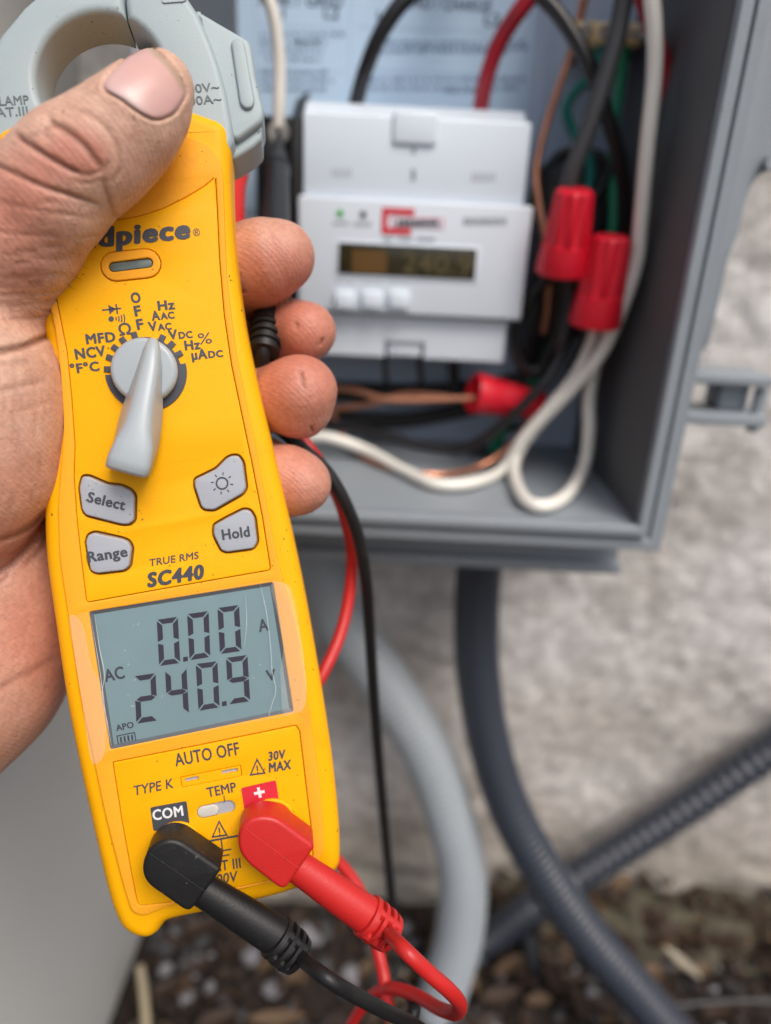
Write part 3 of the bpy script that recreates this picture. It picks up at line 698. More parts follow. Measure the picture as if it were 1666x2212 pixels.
lf = [(1470, 2085, .030, .008, 2.2, 2, 'pale narrow dead leaf lying on the mossy ledge at the right'), (1415, 2105, .016, .008, .5, 1, 'small round tan leaf beside the pale leaf on the mossy ledge'),
      (1100, 2090, .030, .006, .6, 1, 'tan dead leaf on the gravel between the two conduits'), (1080, 2150, .030, .006, .2, 0, 'dark brown dead leaf on the gravel near the lower edge'),
      (600, 2198, .040, .005, .1, 1, 'long tan dead leaf lying in the stones at the bottom'), (1330, 2060, .02, .008, .3, 1, 'tan leaf fragment on moss beside the dark conduit'),
      (470, 2210, .03, .008, .5, 0, 'brown dead leaf at the bottom left among stones'), (1250, 2170, .024, .009, 1.6, 0, 'brown dead leaf half under the dark conduit'),
      (1560, 2190, .03, .010, .4, 0, 'brown dead leaf in the lower right corner')]
for (u, v, L, wd, an, k, lb) in lf:
    c = G(u, v, .03 if (u > 1300 and v < 2120) else .012)
    o = link('dead_leaf', leaf(c, L, wd, an, random.uniform(-.3, .5)), leafm[k], angle=None); props(o, lb, 'leaf')
V, F, mi = [], [], []
for i in range(560):
    x = random.uniform(-.16, .33); y = random.uniform(.15, .395); L = random.uniform(.008, .026)
    if i > 420: x = random.uniform(.09, .33); y = random.uniform(.36, .41)
    m_ = leaf(Vector((x, y, random.uniform(.001, .009) + (max(0, y - .37) * .75 if x > .1 else 0))), L, L * random.uniform(.15, .3), random.uniform(0, 6.3), random.uniform(-.5, .5), random.uniform(0, .6))
    o_ = len(V); V += [tuple(v.co) for v in m_.vertices]; F += [tuple(i2 + o_ for i2 in p.vertices) for p in m_.polygons]; mi += [random.choice((0, 0, 0, 1))] * len(m_.polygons); bpy.data.meshes.remove(m_)
me = mesh(V, F); o = link('leaf_litter', me, None, world=False, angle=None)
me.materials.append(leafm[0]); me.materials.append(leafm[1]); me.polygons.foreach_set('material_index', mi); props(o, kind='stuff')
o = link('dry_stem', tube([G(318, 2260, .0), G(312, 2160, .02) , G(302, 2085, .035)], [.0032, .003, .0028]), MAT['stick']); props(o, 'pale tan dry stem standing beside the grey cabinet at the bottom left', 'stem')
o = link('twig', tube([G(1400, 2178, .012), G(1500, 2168, .014), G(1600, 2162, .016), G(1700, 2165, .016)], .0016), MAT['greywire']); props(o, 'thin dark grey twig lying across the moss at the lower right', 'twig')
o = link('black_pipe', tube([Y(1140, 2010, .375), Y(1150, 2100, .36), Y(1165, 2250, .34)], .010), MAT['blackgloss']); props(o, 'short black pipe standing in the litter behind the dark conduit', 'pipe')

# ================================================================== CLAMP METER
TILT = R(9.3)
_n = (CR * 0.14 - CUp * 0.07 - CF).normalized()
_x = (CR * math.cos(TILT) + CUp * math.sin(TILT)); _x = (_x - _n * _x.dot(_n)).normalized()
_y = _n.cross(_x)
MO = P(400, 1150, 0.170)
MM = Matrix.Identity(4)
for i in range(3): MM[i][0] = _x[i]; MM[i][1] = _y[i]; MM[i][2] = _n[i]; MM[i][3] = MO[i]
def Mh(u, v, h=0.0):
    r = ray(u, v); o = MO + _n * h
    t = (o - CO).dot(_n) / r.dot(_n); p = CO + r * t - MO
    return Vector((p.dot(_x), p.dot(_y), h))
def loop(pts, h=0.0, n=5, sharp=False):
    q = [Mh(u, v, h)[:2] for u, v in pts]
    return q if sharp else [tuple(x) for x in catmull(q, n, True)]
def rounded(pts, h=0.0, r=.0008, n=4):
    q = [Vector(Mh(u, v, h)[:2]) for u, v in pts]; o = []
    for i in range(len(q)):
        a, b, c = q[i - 1], q[i], q[(i + 1) % len(q)]
        d1, d2 = (a - b), (c - b); k = min(r, d1.length * .45, d2.length * .45)
        p1, p2 = b + d1.normalized() * k, b + d2.normalized() * k
        for s in range(n + 1):
            t = s / n; o.append(tuple(p1 * (1 - t) ** 2 + b * 2 * t * (1 - t) + p2 * t * t))
    return o
def inset(lp, d):
    """push a counter-clockwise or clockwise loop inwards by d."""
    q = [Vector(p) for p in lp]; n = len(q)
    area = sum(q[i].x * q[(i + 1) % n].y - q[(i + 1) % n].x * q[i].y for i in range(n)); sg = 1 if area > 0 else -1
    o = []
    for i in range(n):
        t = (q[(i + 1) % n] - q[i - 1]).normalized(); o.append(tuple(q[i] + Vector((-t.y, t.x)) * d * sg))
    return o
met = empty('clamp_meter', MO, 'yellow digital clamp meter with grey jaw reading 240.9 held in the hand', 'clamp meter', mat=MM)
def part(name, me, mat, parent=None, smooth=True, angle=35):
    o = link(name, me, MAT[mat] if isinstance(mat, str) else mat, parent or met, smooth, angle, world=False)
    return o
OUT = [(491, 281), (498, 296), (500, 330), (500, 400), (505, 500), (514, 590), (530, 700), (556, 825), (588, 960), (616, 1080), (643, 1200), (667, 1320), (688, 1440), (706, 1550), (720, 1650), (731, 1760), (734, 1830),
       (731, 1864), (712, 1883), (680, 1897), (616, 1920), (551, 1937), (450, 1960), (372, 1976), (356, 1988), (342, 2006), (322, 2016), (298, 2013), (275, 2000), (258, 1978), (236, 1916), (200, 1760), (174, 1640), (147, 1500),
       (122, 1330), (104, 1200), (101, 1080), (108, 1000), (114, 920), (112, 800), (98, 715), (70, 600), (30, 450), (0, 330), (-3, 312), (4, 296), (20, 284), (60, 272), (200, 236), (300, 226), (400, 242), (455, 260), (478, 269)]
OL = loop(OUT, -.005, 4)
def lofted(lp, prof):
    """rings of the outline at (inset, z) pairs, capped at both ends; small corners are relaxed instead of folding over."""
    rings_ = []; cur = [Vector(p) for p in lp]; n = len(cur); last = 0
    for ins, z in prof:
        step = ins - last; last = ins; k = max(1, int(abs(step) / .0004))
        for _ in range(k):
            cur = [Vector(p) for p in inset([tuple(p) for p in cur], step / k)] if abs(step) > 1e-9 else cur
            if abs(step) > 1e-9: cur = [cur[i] * .6 + (cur[i - 1] + cur[(i + 1) % n]) * .2 for i in range(n)]
        rings_.append([(p.x, p.y, z) for p in cur])
    V = [v for r in rings_ for v in r]; F = []
    for a in range(len(rings_) - 1):
        for i in range(n): j = (i + 1) % n; F.append((a * n + i, a * n + j, (a + 1) * n + j, (a + 1) * n + i))
    F.append(tuple(range(n))); F.append(tuple(range((len(rings_) - 1) * n, len(rings_) * n)))
    me = mesh(V, F); bm = bmesh.new(); bm.from_mesh(me); bmesh.ops.recalc_face_normals(bm, faces=bm.faces); bm.to_mesh(me); bm.free(); return me
BV = .0036
fp = [(0, -.0165)] + [(BV * (1 - math.cos(a)), -.0012 - BV * (1 - math.sin(a))) for a in np.linspace(0, math.pi / 2, 7)]
part('body', lofted(OL, fp), 'yellow', angle=50)
part('back_shell', lofted(inset(OL, .0012), [(0, -.0166), (.0005, -.024), (.0025, -.031), (.006, -.034)]), 'orange', angle=60)
BEZ = [(468, 330), (478, 352), (483, 400), (484, 450), (490, 600), (509, 755), (534, 880), (559, 1000), (583, 1125), (605, 1228), (638, 1350), (660, 1480), (675, 1580), (690, 1680), (699, 1780), (700, 1838),
       (690, 1862), (660, 1876), (590, 1906), (450, 1938), (356, 1961), (310, 1980), (285, 1972), (268, 1920), (228, 1765), (202, 1640), (172, 1500),
       (147, 1330), (128, 1200), (125, 1090), (132, 1000), (138, 920), (132, 820), (120, 715), (93, 600), (55, 460), (28, 350), (30, 330), (60, 316), (200, 280), (300, 270), (400, 290), (450, 312)]
FPU = [(466, 380), (470, 450), (475, 560), (485, 680), (501, 790), (522, 890), (545, 1000), (568, 1120), (585, 1228), (581, 1233), (500, 1247), (340, 1275), (190, 1302), (186, 1298), (178, 1235), (166, 1130), (159, 1030), (161, 960), (154, 860), (144, 760), (130, 690), (112, 600),
       (104, 520), (108, 488), (180, 482), (250, 474), (300, 466), (350, 450), (400, 426), (440, 402)]
LCDQ = [(192, 1322), (590, 1258), (634, 1538), (238, 1620)]
FPL = [(243, 1647), (440, 1608), (640, 1567), (648, 1580), (660, 1680), (673, 1790), (677, 1850), (668, 1866), (590, 1901), (450, 1932), (356, 1952), (302, 1958), (296, 1950), (282, 1880), (262, 1770)]
part('bezel', slab([rounded(BEZ, 0, .003, 3), rounded(FPU, 0, .0006, 3), rounded(LCDQ, 0, .0006, 3), rounded(FPL, 0, .0006, 3)], -.0016, -.00012, .0003, 2), 'orange')
cav = part('faceplate_seam', slab([inset(loop(BEZ, 0, 3), .0012)], -.0013, -.0010), 'seam', smooth=False)  # dark sheet under the plates: colours gaps and key holes as shaded
BT = {
 'Select': [(178, 1027), (194, 1027), (233, 1044), (264, 1047), (286, 1058), (294, 1070), (293, 1124), (281, 1134), (264, 1134), (186, 1114), (177, 1101), (171, 1052)],
 'Light': [(502, 982), (517, 983), (527, 998), (534, 1054), (527, 1067), (464, 1103), (443, 1102), (434, 1095), (419, 1049), (420, 1034), (467, 1011), (489, 988)],
 'Hold': [(527, 1098), (542, 1101), (552, 1117), (558, 1170), (549, 1186), (490, 1194), (477, 1189), (460, 1155), (461, 1133), (489, 1117)],
 'Range': [(205, 1148), (264, 1161), (280, 1167), (288, 1183), (283, 1223), (271, 1233), (211, 1240), (196, 1233), (191, 1211), (185, 1170), (190, 1154)]}
holes = [inset(rounded(b, 0, .0008, 3), -.00028) for b in BT.values()]
def slotloop(u0_, v0_, u1_, v1_, w_, h=0.0, n=8):
    a, b = Vector(Mh(u0_, v0_, h)[:2]), Vector(Mh(u1_, v1_, h)[:2]); t = (b - a).normalized(); nn = Vector((-t.y, t.x)); o = []
    a0 = math.atan2(t.y, t.x)
    for k in range(n + 1): an = a0 - math.pi / 2 + math.pi * k / n; o.append(tuple(b + Vector((math.cos(an), math.sin(an))) * w_))
    for k in range(n + 1): an = a0 + math.pi / 2 + math.pi * k / n; o.append(tuple(a + Vector((math.cos(an), math.sin(an))) * w_))
    return o
LED = slotloop(246, 577, 320, 568, .00115)
LEDR = slotloop(250, 576, 316, 569, .0033)
part('faceplate', slab([inset(rounded(FPU, 0, .0006, 3), .00016)] + holes + [inset(LEDR, -.00018)], -.0012, 0, .00022, 2), 'yellow')
part('indicator_ring', slab([LEDR, LED], -.001, .0003, .0003, 3), 'orange')
part('indicator_lens', slab([inset(LED, .00015)], -.001, -.0001, .0003, 2), M_('indicator_lens', (.12, .16, .15), .25, .5, 250))
TK1, TK2 = [(399, 1681.5), (429, 1676), (430, 1684), (400, 1690)], [(478, 1665), (513, 1658.5), (514, 1666.5), (479, 1673)]
TPAN = [(390, 1679), (520, 1653), (523, 1676), (393, 1702)]
SW = slotloop(440, 1754, 494, 1743, .00165)
part('faceplate', slab([inset(rounded(FPL, 0, .0006, 3), .00016), rounded(TPAN, 0, .0003, 2), SW], -.0012, 0, .00022, 2), 'yellow')
part('probe_jack_plate', slab([inset(rounded(TPAN, 0, .0003, 2), .00012), rounded(TK1, 0, .0001, 1), rounded(TK2, 0, .0001, 1)], -.0012, .0001, .0001), 'yellow')
part('jack_contact', slab([rounded(TK1, 0, .0001, 1)], -.001, -.0006), 'key'); part('jack_contact', slab([rounded(TK2, 0, .0001, 1)], -.001, -.0006), 'key')
part('slide_channel', slab([SW], -.0011, -.0007), 'key')
part('slide_switch', slab([slotloop(439, 1754, 460, 1750, .00145)], -.0009, .0002, .0003), M_('slide_cream', (.55, .53, .47), .5, .2, 300))
# keys
for k, b in BT.items():
    lp = rounded(b, 0, .0007, 4)
    part('key_skirt', slab([inset(lp, .00020)], -.0011, .0004, .0001), 'keyside')
    part('key', slab([inset(lp, .00036)], -.001, .00095, .0003, 3), 'key')
KH = .00098
# prints
def mtext(s, a, b, hpx, mat='print_', h=.00003, bold=.042, shear=0., t=.00006, parent=None, name='lettering'):
    me = text_mesh(s, shear, bold); c = np.array([v.co[:] for v in me.vertices]); x0, x1 = c[:, 0].min(), c[:, 0].max()
    A, B = Mh(a[0], a[1], h), Mh(b[0], b[1], h); d = B - A; nx = d.normalized(); ny = Vector((-nx.y, nx.x, 0))
    capH = 0.715 if any(ch.isupper() or ch.isdigit() for ch in s) else 0.72
    hh = hpx * 1.12 * (Mh(a[0], a[1] - 50, h) - A).length / 50
    for v in me.vertices:
        q = A + nx * ((v.co.x - x0) / (x1 - x0) * d.length) + ny * (v.co.y / capH * hh); v.co = (q.x, q.y, h + v.co.z)
    return part(name, thicken(me, t), mat, parent, smooth=False)
def mpoly(pts, mat='print_', h=.00003, t=.00006, sharp=True, name='symbol', parent=None):
    return part(name, slab([loop(pts, h, 4, sharp)], h, h + t), mat, parent, smooth=False)
def mline(a, b, wpx, mat='print_', h=.00003, name='symbol', t=.00006, parent=None):
    a, b = Vector(a), Vector(b); n = (b - a).normalized(); n = Vector((-n.y, n.x)) * wpx / 2
    return mpoly([tuple(a + n), tuple(b + n), tuple(b - n), tuple(a - n)], mat, h, t, name=name, parent=parent)
mtext('Fieldpiece', (100, 544), (414, 513), 37, bold=.06, shear=.16)
mtext('\u00ae', (419, 511), (434, 509), 15, bold=.0)
mtext('O', (285, 655), (306, 652), 20); mtext('F', (292, 683), (307, 681), 20); mtext('F', (297, 712), (312, 710), 20)
mline((221, 670), (262, 666), 3); mline((251, 657), (254, 678), 3.4); mpoly([(234, 659), (251, 667), (237, 679)])
mpoly([(240.5 + 6 * math.cos(a), 689 + 6 * math.sin(a)) for a in np.linspace(0, 6.28, 16)[:-1]])
for k, rr in enumerate((11, 17, 23, 29)):
    a = np.linspace(-.38, .30, 7); me = [(240.5 + (rr + 1.3) * math.cos(x), 689 + (rr + 1.3) * math.sin(x)) for x in a] + [(240.5 + (rr - 1.3) * math.cos(x), 689 + (rr - 1.3) * math.sin(x)) for x in a[::-1]]
    mpoly(me)
mtext('\u03a9', (259, 725), (286, 721), 22, bold=.02)
mtext('MFD', (187, 743), (251, 737), 19); mtext('NCV', (164, 776), (230, 768), 20); mtext('\u00b0F\u00b0C', (153, 807), (216, 800), 18)
mtext('Hz', (342, 670), (379, 667), 18); mtext('A', (329, 692), (347, 690), 18); mtext('AC', (348, 690), (378, 687), 13)
mtext('V', (322, 715.5), (341, 713.5), 18); mtext('AC', (342, 714), (372, 711), 13)
mtext('V', (365, 733), (385, 731), 18); mtext('DC', (387, 731.5), (417, 729), 13)
mtext('%', (430, 744), (459, 741), 22, bold=.0); mtext('Hz', (400, 756), (434, 753), 18)
mtext('\u00b5A', (415, 777), (449, 773.5), 19); mtext('DC', (451, 773), (483, 770), 13)
mtext('TRUE RMS', (325, 1223), (431, 1206), 14, shear=.15, bold=.012)
mtext('SC440', (319, 1268), (444, 1248), 27, shear=.2, bold=.06)
mtext('Select', (187, 1083), (269, 1102), 20, h=KH, bold=.035); mtext('Range', (191, 1214), (277, 1201), 20, h=KH, bold=.035); mtext('Hold', (481, 1166), (541, 1158), 20, h=KH, bold=.035)
cx, cy = 480, 1044
ring = lambda r, n=28: [(cx + r * math.cos(a), cy + r * math.sin(a)) for a in np.linspace(0, 2 * math.pi, n + 1)[:-1]]
part('symbol', slab([loop(ring(14), KH, 1, True), loop(ring(10.5), KH, 1, True)], KH, KH + .00006), 'print_', smooth=False)
for k in range(8):
    a = k * math.pi / 4 + .1; mline((cx + 18 * math.cos(a), cy + 18 * math.sin(a)), (cx + 24 * math.cos(a), cy + 24 * math.sin(a)), 2.4, h=KH)
mtext('AUTO OFF', (380, 1655), (519, 1629), 25, bold=.018); mtext('30V', (580, 1643), (619, 1637), 17, shear=.15); mtext('MAX', (581, 1668), (631, 1660), 18, shear=.15)
mtext('TYPE K', (292, 1718), (376, 1701), 19, shear=.15, bold=.01); mtext('TEMP', (449, 1722), (512, 1709), 19, bold=.018); mline((484, 1718), (485.5, 1732), 2)
def tri(cx_, cy_, s):
    o = [(cx_ - s * .02, cy_ - s * .62), (cx_ + s * .55, cy_ + s * .38), (cx_ - s * .5, cy_ + s * .52)]; c = (sum(p[0] for p in o) / 3, sum(p[1] for p in o) / 3)
    i_ = [(c[0] + (p[0] - c[0]) * .72, c[1] + (p[1] - c[1]) * .72) for p in o]
    part('symbol', slab([loop(o, 0, 1, True), loop(i_, 0, 1, True)], .00003, .00009), 'print_', smooth=False)
    mline((c[0] - 1, c[1] - s * .22), (c[0] + .5, c[1] + s * .12), 3); mline((c[0] + .8, c[1] + s * .18), (c[0] + 1.2, c[1] + s * .26), 3)
tri(556, 1658, 34); tri(474, 1792, 34)
mline((440, 1819), (515, 1805), 4); mline((478, 1812), (481, 1838), 3); mline((463, 1841), (500, 1834), 3); mline((469, 1851), (496, 1846), 3); mline((474, 1861), (492, 1858), 3)
mtext('CAT III', (444, 1886), (521, 1874), 20, bold=.018); mtext('600V', (455, 1913), (516, 1902), 20, shear=.15, bold=.018)
part('jack_label', slab([rounded([(325, 1744), (403, 1730), (410, 1780), (332, 1795)], 0, .0005)], .00002, .00012), 'print_', smooth=False)
mtext('COM', (331, 1772), (397, 1761), 20, 'printw', h=.00013, bold=.03)
part('jack_label', slab([rounded([(521, 1702), (596, 1685), (604, 1735), (529, 1752)], 0, .0005)], .00002, .00012), 'redwire' if False else 'redink', smooth=False)
mline((549, 1714.5), (572, 1709.5), 6, 'printw', .00013); mline((558, 1701), (563, 1723), 6, 'printw', .00013, t=.00005)
# LCD
lcdl = rounded(LCDQ, 0, .0006, 3)
_a, _b, _n2 = inset(lcdl, .00005), inset(lcdl, .0009), len(lcdl)
part('lcd_rim', mesh([(x, y, -.0003) for x, y in _a] + [(x, y, -.00068) for x, y in _b], [(k, (k + 1) % _n2, _n2 + (k + 1) % _n2, _n2 + k) for k in range(_n2)]), 'lcdrim', smooth=False)
part('lcd', slab([inset(lcdl, .0006)], -.0011, -.0007), 'lcd', smooth=False)
LH = -.00068
def digit(q, segs, mat='lcdseg'):
    TL, TR, BL, BR = [Vector((130.2 + x * .3646, 1214.8 + y * .3646)) for x, y in q]
    def mp(x, y): return tuple(TL * (1 - x) * (1 - y) + TR * x * (1 - y) + BL * (1 - x) * y + BR * x * y)
    w_, g_ = .25, .018; hw = w_ * .44
    S = {'a': [(.04, 0), (.96, 0), (.96 - w_ + .02, hw), (w_ + .02, hw)], 'd': [(w_ + .02, 1 - hw), (.96 - w_ + .02, 1 - hw), (.94, 1), (.04, 1)],
         'g': [(.06, .5), (w_, .5 - hw * .5), (1 - w_, .5 - hw * .5), (.94, .5), (1 - w_, .5 + hw * .5), (w_, .5 + hw * .5)],
         'f': [(0, .03), (w_, .03 + hw), (w_, .5 - hw * .55), (0, .5 - g_)], 'b': [(1, .03), (1, .5 - g_), (1 - w_, .5 - hw * .55), (1 - w_, .03 + hw)],
         'e': [(0, .5 + g_), (w_, .5 + hw * .55), (w_, .97 - hw), (0, .97)], 'c': [(1, .5 + g_), (1, .97), (1 - w_, .97 - hw), (1 - w_, .5 + hw * .55)]}
    for s in segs: mpoly([mp(*p) for p in S[s]], mat, LH, .00004, name='lcd_segment')
digit([(572, 340), (697, 322), (587, 614), (712, 596)], 'abcdef'); digit([(752, 306), (880, 288), (767, 580), (890, 560)], 'abcdef'); digit([(932, 270), (1060, 252), (947, 543), (1075, 525)], 'abcdef')
digit([(437, 675), (565, 656), (452, 956), (580, 936)], 'abged'); digit([(622, 640), (748, 622), (636, 918), (764, 898)], 'fbgc'); digit([(803, 602), (932, 585), (820, 880), (945, 858)], 'abcdef'); digit([(982, 566), (1110, 548), (998, 842), (1126, 822)], 'abcdfg')
for x, y in ((742, 573), (972, 837)): 
    u_, v_ = 130.2 + x * .3646, 1214.8 + y * .3646; mpoly([(u_ - 5, v_ - 4), (u_ + 5, v_ - 6), (u_ + 5.5, v_ + 4), (u_ - 4.5, v_ + 6)], 'lcdseg', LH, .00004, name='lcd_segment')
mtext('AC', (228, 1473), (271, 1464), 24, 'lcdfaint', LH, .03); mtext('A', (560, 1365), (582, 1361), 24, 'lcdfaint', LH, .03); mtext('V', (577, 1471), (598, 1467), 21, 'lcdfaint', LH, .03)
mtext('APO', (252, 1579), (290, 1571), 12, 'lcdfaint', LH, .03)
for a, b in (((252, 1590), (292, 1582)), ((256, 1608), (295, 1600)), ((253, 1589), (256, 1608)), ((291, 1583), (294, 1600))): mline(a, b, 2.2, 'lcdfaint', LH)
for k in range(4): mline((261 + k * 8, 1592 - k * 1.6), (262.5 + k * 8, 1604 - k * 1.6), 4, 'lcdfaint', LH)
# peeling protective film
film = M_('clear_film', (.9, .88, .85), .2, alpha=.022)
def filmstrip(pts, h, name='protective_film'):
    return part(name, slab([loop(pts, h, 4)], h, h + .00012), film, smooth=False)
part('protective_film', slab([rounded([(152, 1330), (192, 1321), (590, 1252), (628, 1262), (640, 1300), (655, 1400), (664, 1490), (655, 1538), (634, 1543), (236, 1621), (220, 1640), (197, 1641), (178, 1520), (160, 1400)], 0, .0008)], .0001, .00022), film, smooth=False)
wr = [(152, 1330), (180, 1350), (200, 1440), (222, 1480), (228, 1530), (230, 1600), (220, 1640), (198, 1640), (180, 1520), (160, 1400)]
filmw = M_('creased_film', (.95, .9, .85), .12, alpha=.07)
part('protective_film', slab([loop(wr, 0, 4)], .0004, .0005), filmw, smooth=False)
part('protective_film', slab([loop([(586, 1262), (600, 1330), (612, 1400), (606, 1450), (612, 1540), (632, 1538), (655, 1530), (662, 1480), (650, 1380), (632, 1290), (618, 1262)], 0, 4)], .0004, .0005), filmw, smooth=False)
wrk = M_('film_crease', (.9, .92, .95), .15, alpha=.45)
for pts_ in ([(562, 1262), (575, 1320), (585, 1400), (588, 1450), (596, 1490), (585, 1530), (578, 1556)], [(205, 1330), (215, 1400), (226, 1455), (221, 1500), (232, 1560), (241, 1612)], [(527, 1400), (533, 1345), (530, 1285)], [(196, 1332), (216, 1450), (236, 1600)]):
    part('film_crease', tube([Mh(u, v, .0005) for u, v in pts_], [.00002] + [.00007] * (len(pts_) - 2) + [.00002], 6, 6), wrk)
# dial
kc = Mh(316.5, 803, 0)
S1 = (Mh(366.5, 803, 0) - kc).length / 50
dz_, V = [], []
def arcpts(r, a0, a1, n): return [(kc.x + r * S1 * math.cos(a), kc.y + r * S1 * math.sin(a)) for a in np.linspace(a0, a1, n)]
ax0 = R(180 - 4); ax1 = R(360 + 4)
dl = arcpts(88, ax0, ax1, 30) + arcpts(77, ax1, ax1 + .02, 2)
teeth = []
dirs = [168, 150, 133, 116, 97, 55, 38, 20]
pts = list(dl)
for a in range(5, 178, 1):
    near = min(abs(a - d - 0) for d in dirs[::-1])
    pts.append((kc.x + (90 if near < 4.6 else 76) * S1 * math.cos(R(a)), kc.y + (90 if near < 4.6 else 76) * S1 * math.sin(R(a))))
part('dial_ring', slab([pts], .00003, .0004, .0001), 'print_', angle=30)
part('dial_pointer_mark', slab([slotloop(310, 734, 311, 741, .0004)], .0004, .00055), 'printw', smooth=False)
knob = part('selector_knob', slab([arcpts(71, 0, 2 * math.pi, 65)[:-1]], .0005, .0036, .0012, 5), 'knob', angle=50)
# knob handle: lofted sections along its axis: (u, v at the crest, crest height mm, half crest px, half base px)
sec = [(331, 729, 3.5, 7, 8), (331, 733, 4.8, 10, 13), (328, 752, 6.4, 14, 21), (323, 790, 7.6, 18, 28), (315, 830, 8.8, 20, 34), (306, 875, 10, 21, 42), (297, 920, 11, 25, 46), (289, 958, 11.8, 36, 47), (279, 995, 12.2, 41, 46), (273, 1016, 12.0, 41, 45), (271, 1023, 11.2, 39, 44)]
V, F = [], []
hd = []
for i, (u, v, hh, cw, bw) in enumerate(sec):
    h = hh * .001; c = Mh(u, v, h); nxt = sec[min(i + 1, len(sec) - 1)]; prv = sec[max(i - 1, 0)]
    d = Mh(nxt[0], nxt[1], .008) - Mh(prv[0], prv[1], .008); d.z = 0; d.normalize(); s = Vector((d.y, -d.x, 0)) * -1
    k = S1
    b0 = .0014
    prof = [(-bw, b0), (-bw * .99, b0 + (h - b0) * .25), (-(cw + (bw - cw) * .33), b0 + (h - b0) * .68), (-cw * 1.08, h - .0012), (-cw * .85, h - .0003), (-cw * .45, h), (0, h + .0001), (cw * .45, h), (cw * .85, h - .0003), (cw * 1.08, h - .0012), ((cw + (bw - cw) * .33), b0 + (h - b0) * .68), (bw * .99, b0 + (h - b0) * .25), (bw, b0)]
    for x, z in prof: p = Vector((c.x, c.y, 0)) + s * ((x - 1.15 * hh * (1 - (z - b0) / (h - b0))) * k); V.append(Vector((p.x, p.y, z)))
m_ = 13
for i in range(len(sec) - 1):
    for j in range(m_ - 1): a = i * m_ + j; F.append((a, a + 1, a + m_ + 1, a + m_))
F.append(tuple(range(m_))); e_ = (len(sec) - 1) * m_; F.append(tuple(reversed(range(e_, e_ + m_))))
for i in range(len(sec) - 1): pass
me = mesh(V, F)
bm = bmesh.new(); bm.from_mesh(me); bmesh.ops.recalc_face_normals(bm, faces=bm.faces)
es = [e for e in bm.edges if len(e.link_faces) == 2 and any(len(f.verts) > 6 for f in e.link_faces)]
bmesh.ops.bevel(bm, geom=es, offset=.0007, segments=3, affect='EDGES', profile=.5); bm.to_mesh(me); bm.free()
part('knob_handle', me, 'knob', knob, angle=60)

# ---- jaw
JH = -.0025
inn = lambda a, r=140: (215 + r * math.cos(a), 165 + r * math.sin(a))
rt = [inn(a) for a in np.linspace(-math.asin(128 / 140.) , math.pi / 2, 18)]
lt = [inn(a) for a in np.linspace(-math.pi + math.asin(128 / 140.) + 2 * 0 + .0, -math.pi - math.pi / 2 + 0, 22)]
slit = [(281, 37), (277, -78)]
JR = [(274, 37)] + rt[1:] + [(215, 350), (480, 350), (506, 300), (500, 260), (490, 205), (475, 145), (455, 88), (430, 30), (405, -8), (350, -50), (275, -78), (270, 0)]
la = [inn(a) for a in np.linspace(-1.165, -math.pi * 1.5, 26)]
JL = la + [(215, 350), (0, 350), (-30, 300), (-42, 200), (-32, 130), (0, 72), (50, 12), (110, -40), (190, -74), (271, -80), (266, 0)]
jr = part('jaw', slab([loop(JR, JH, 1, True)], -.0165, JH, .0017, 5), 'jaw', angle=40)
jl = part('jaw', slab([loop(JL, JH, 1, True)], -.0165, JH, .0017, 5), 'jaw', angle=40)
def jt(s, a, b, hpx): return mtext(s, a, b, hpx, 'jawdark', JH + .00004, bold=.012, parent=met)
jt('CLAMP', (-20, 229), (64, 225), 18); jt('CAT.III', (-28, 254), (62, 249), 18); jt('600V~', (392, 203), (475, 196), 17); jt('400A~', (392, 229), (480, 222), 17)
LV = [(420, 15), (470, 45), (538, 84), (546, 110), (553, 165), (571, 240), (566, 262), (512, 302), (480, 290)]
trig = part('trigger', slab([rounded(LV, -.006, .001, 3)], -.022, -.0062, .0012, 4), 'jaw', angle=40)
part('finger_groove', slab([rounded([(499, 92), (512, 84), (527, 90), (551, 222), (545, 236), (530, 238), (519, 226)], -.006, .0012, 4)], -.0066, -.0052, .0006, 3), 'jaw', trig, angle=50)
part('trigger_base', slab([rounded([(470, 290), (512, 302), (566, 266), (566, 298), (548, 316), (510, 340), (470, 350)], -.008, .0008, 3)], -.022, -.0085, .001, 4), 'jaw', angle=40)
part('label_emboss', slab([rounded([(350, -20), (405, -15), (402, 4), (350, 8)], JH, .0008), inset(rounded([(350, -20), (405, -15), (402, 4), (350, 8)], JH, .0008), .0004)], JH, JH + .0003), 'jaw')

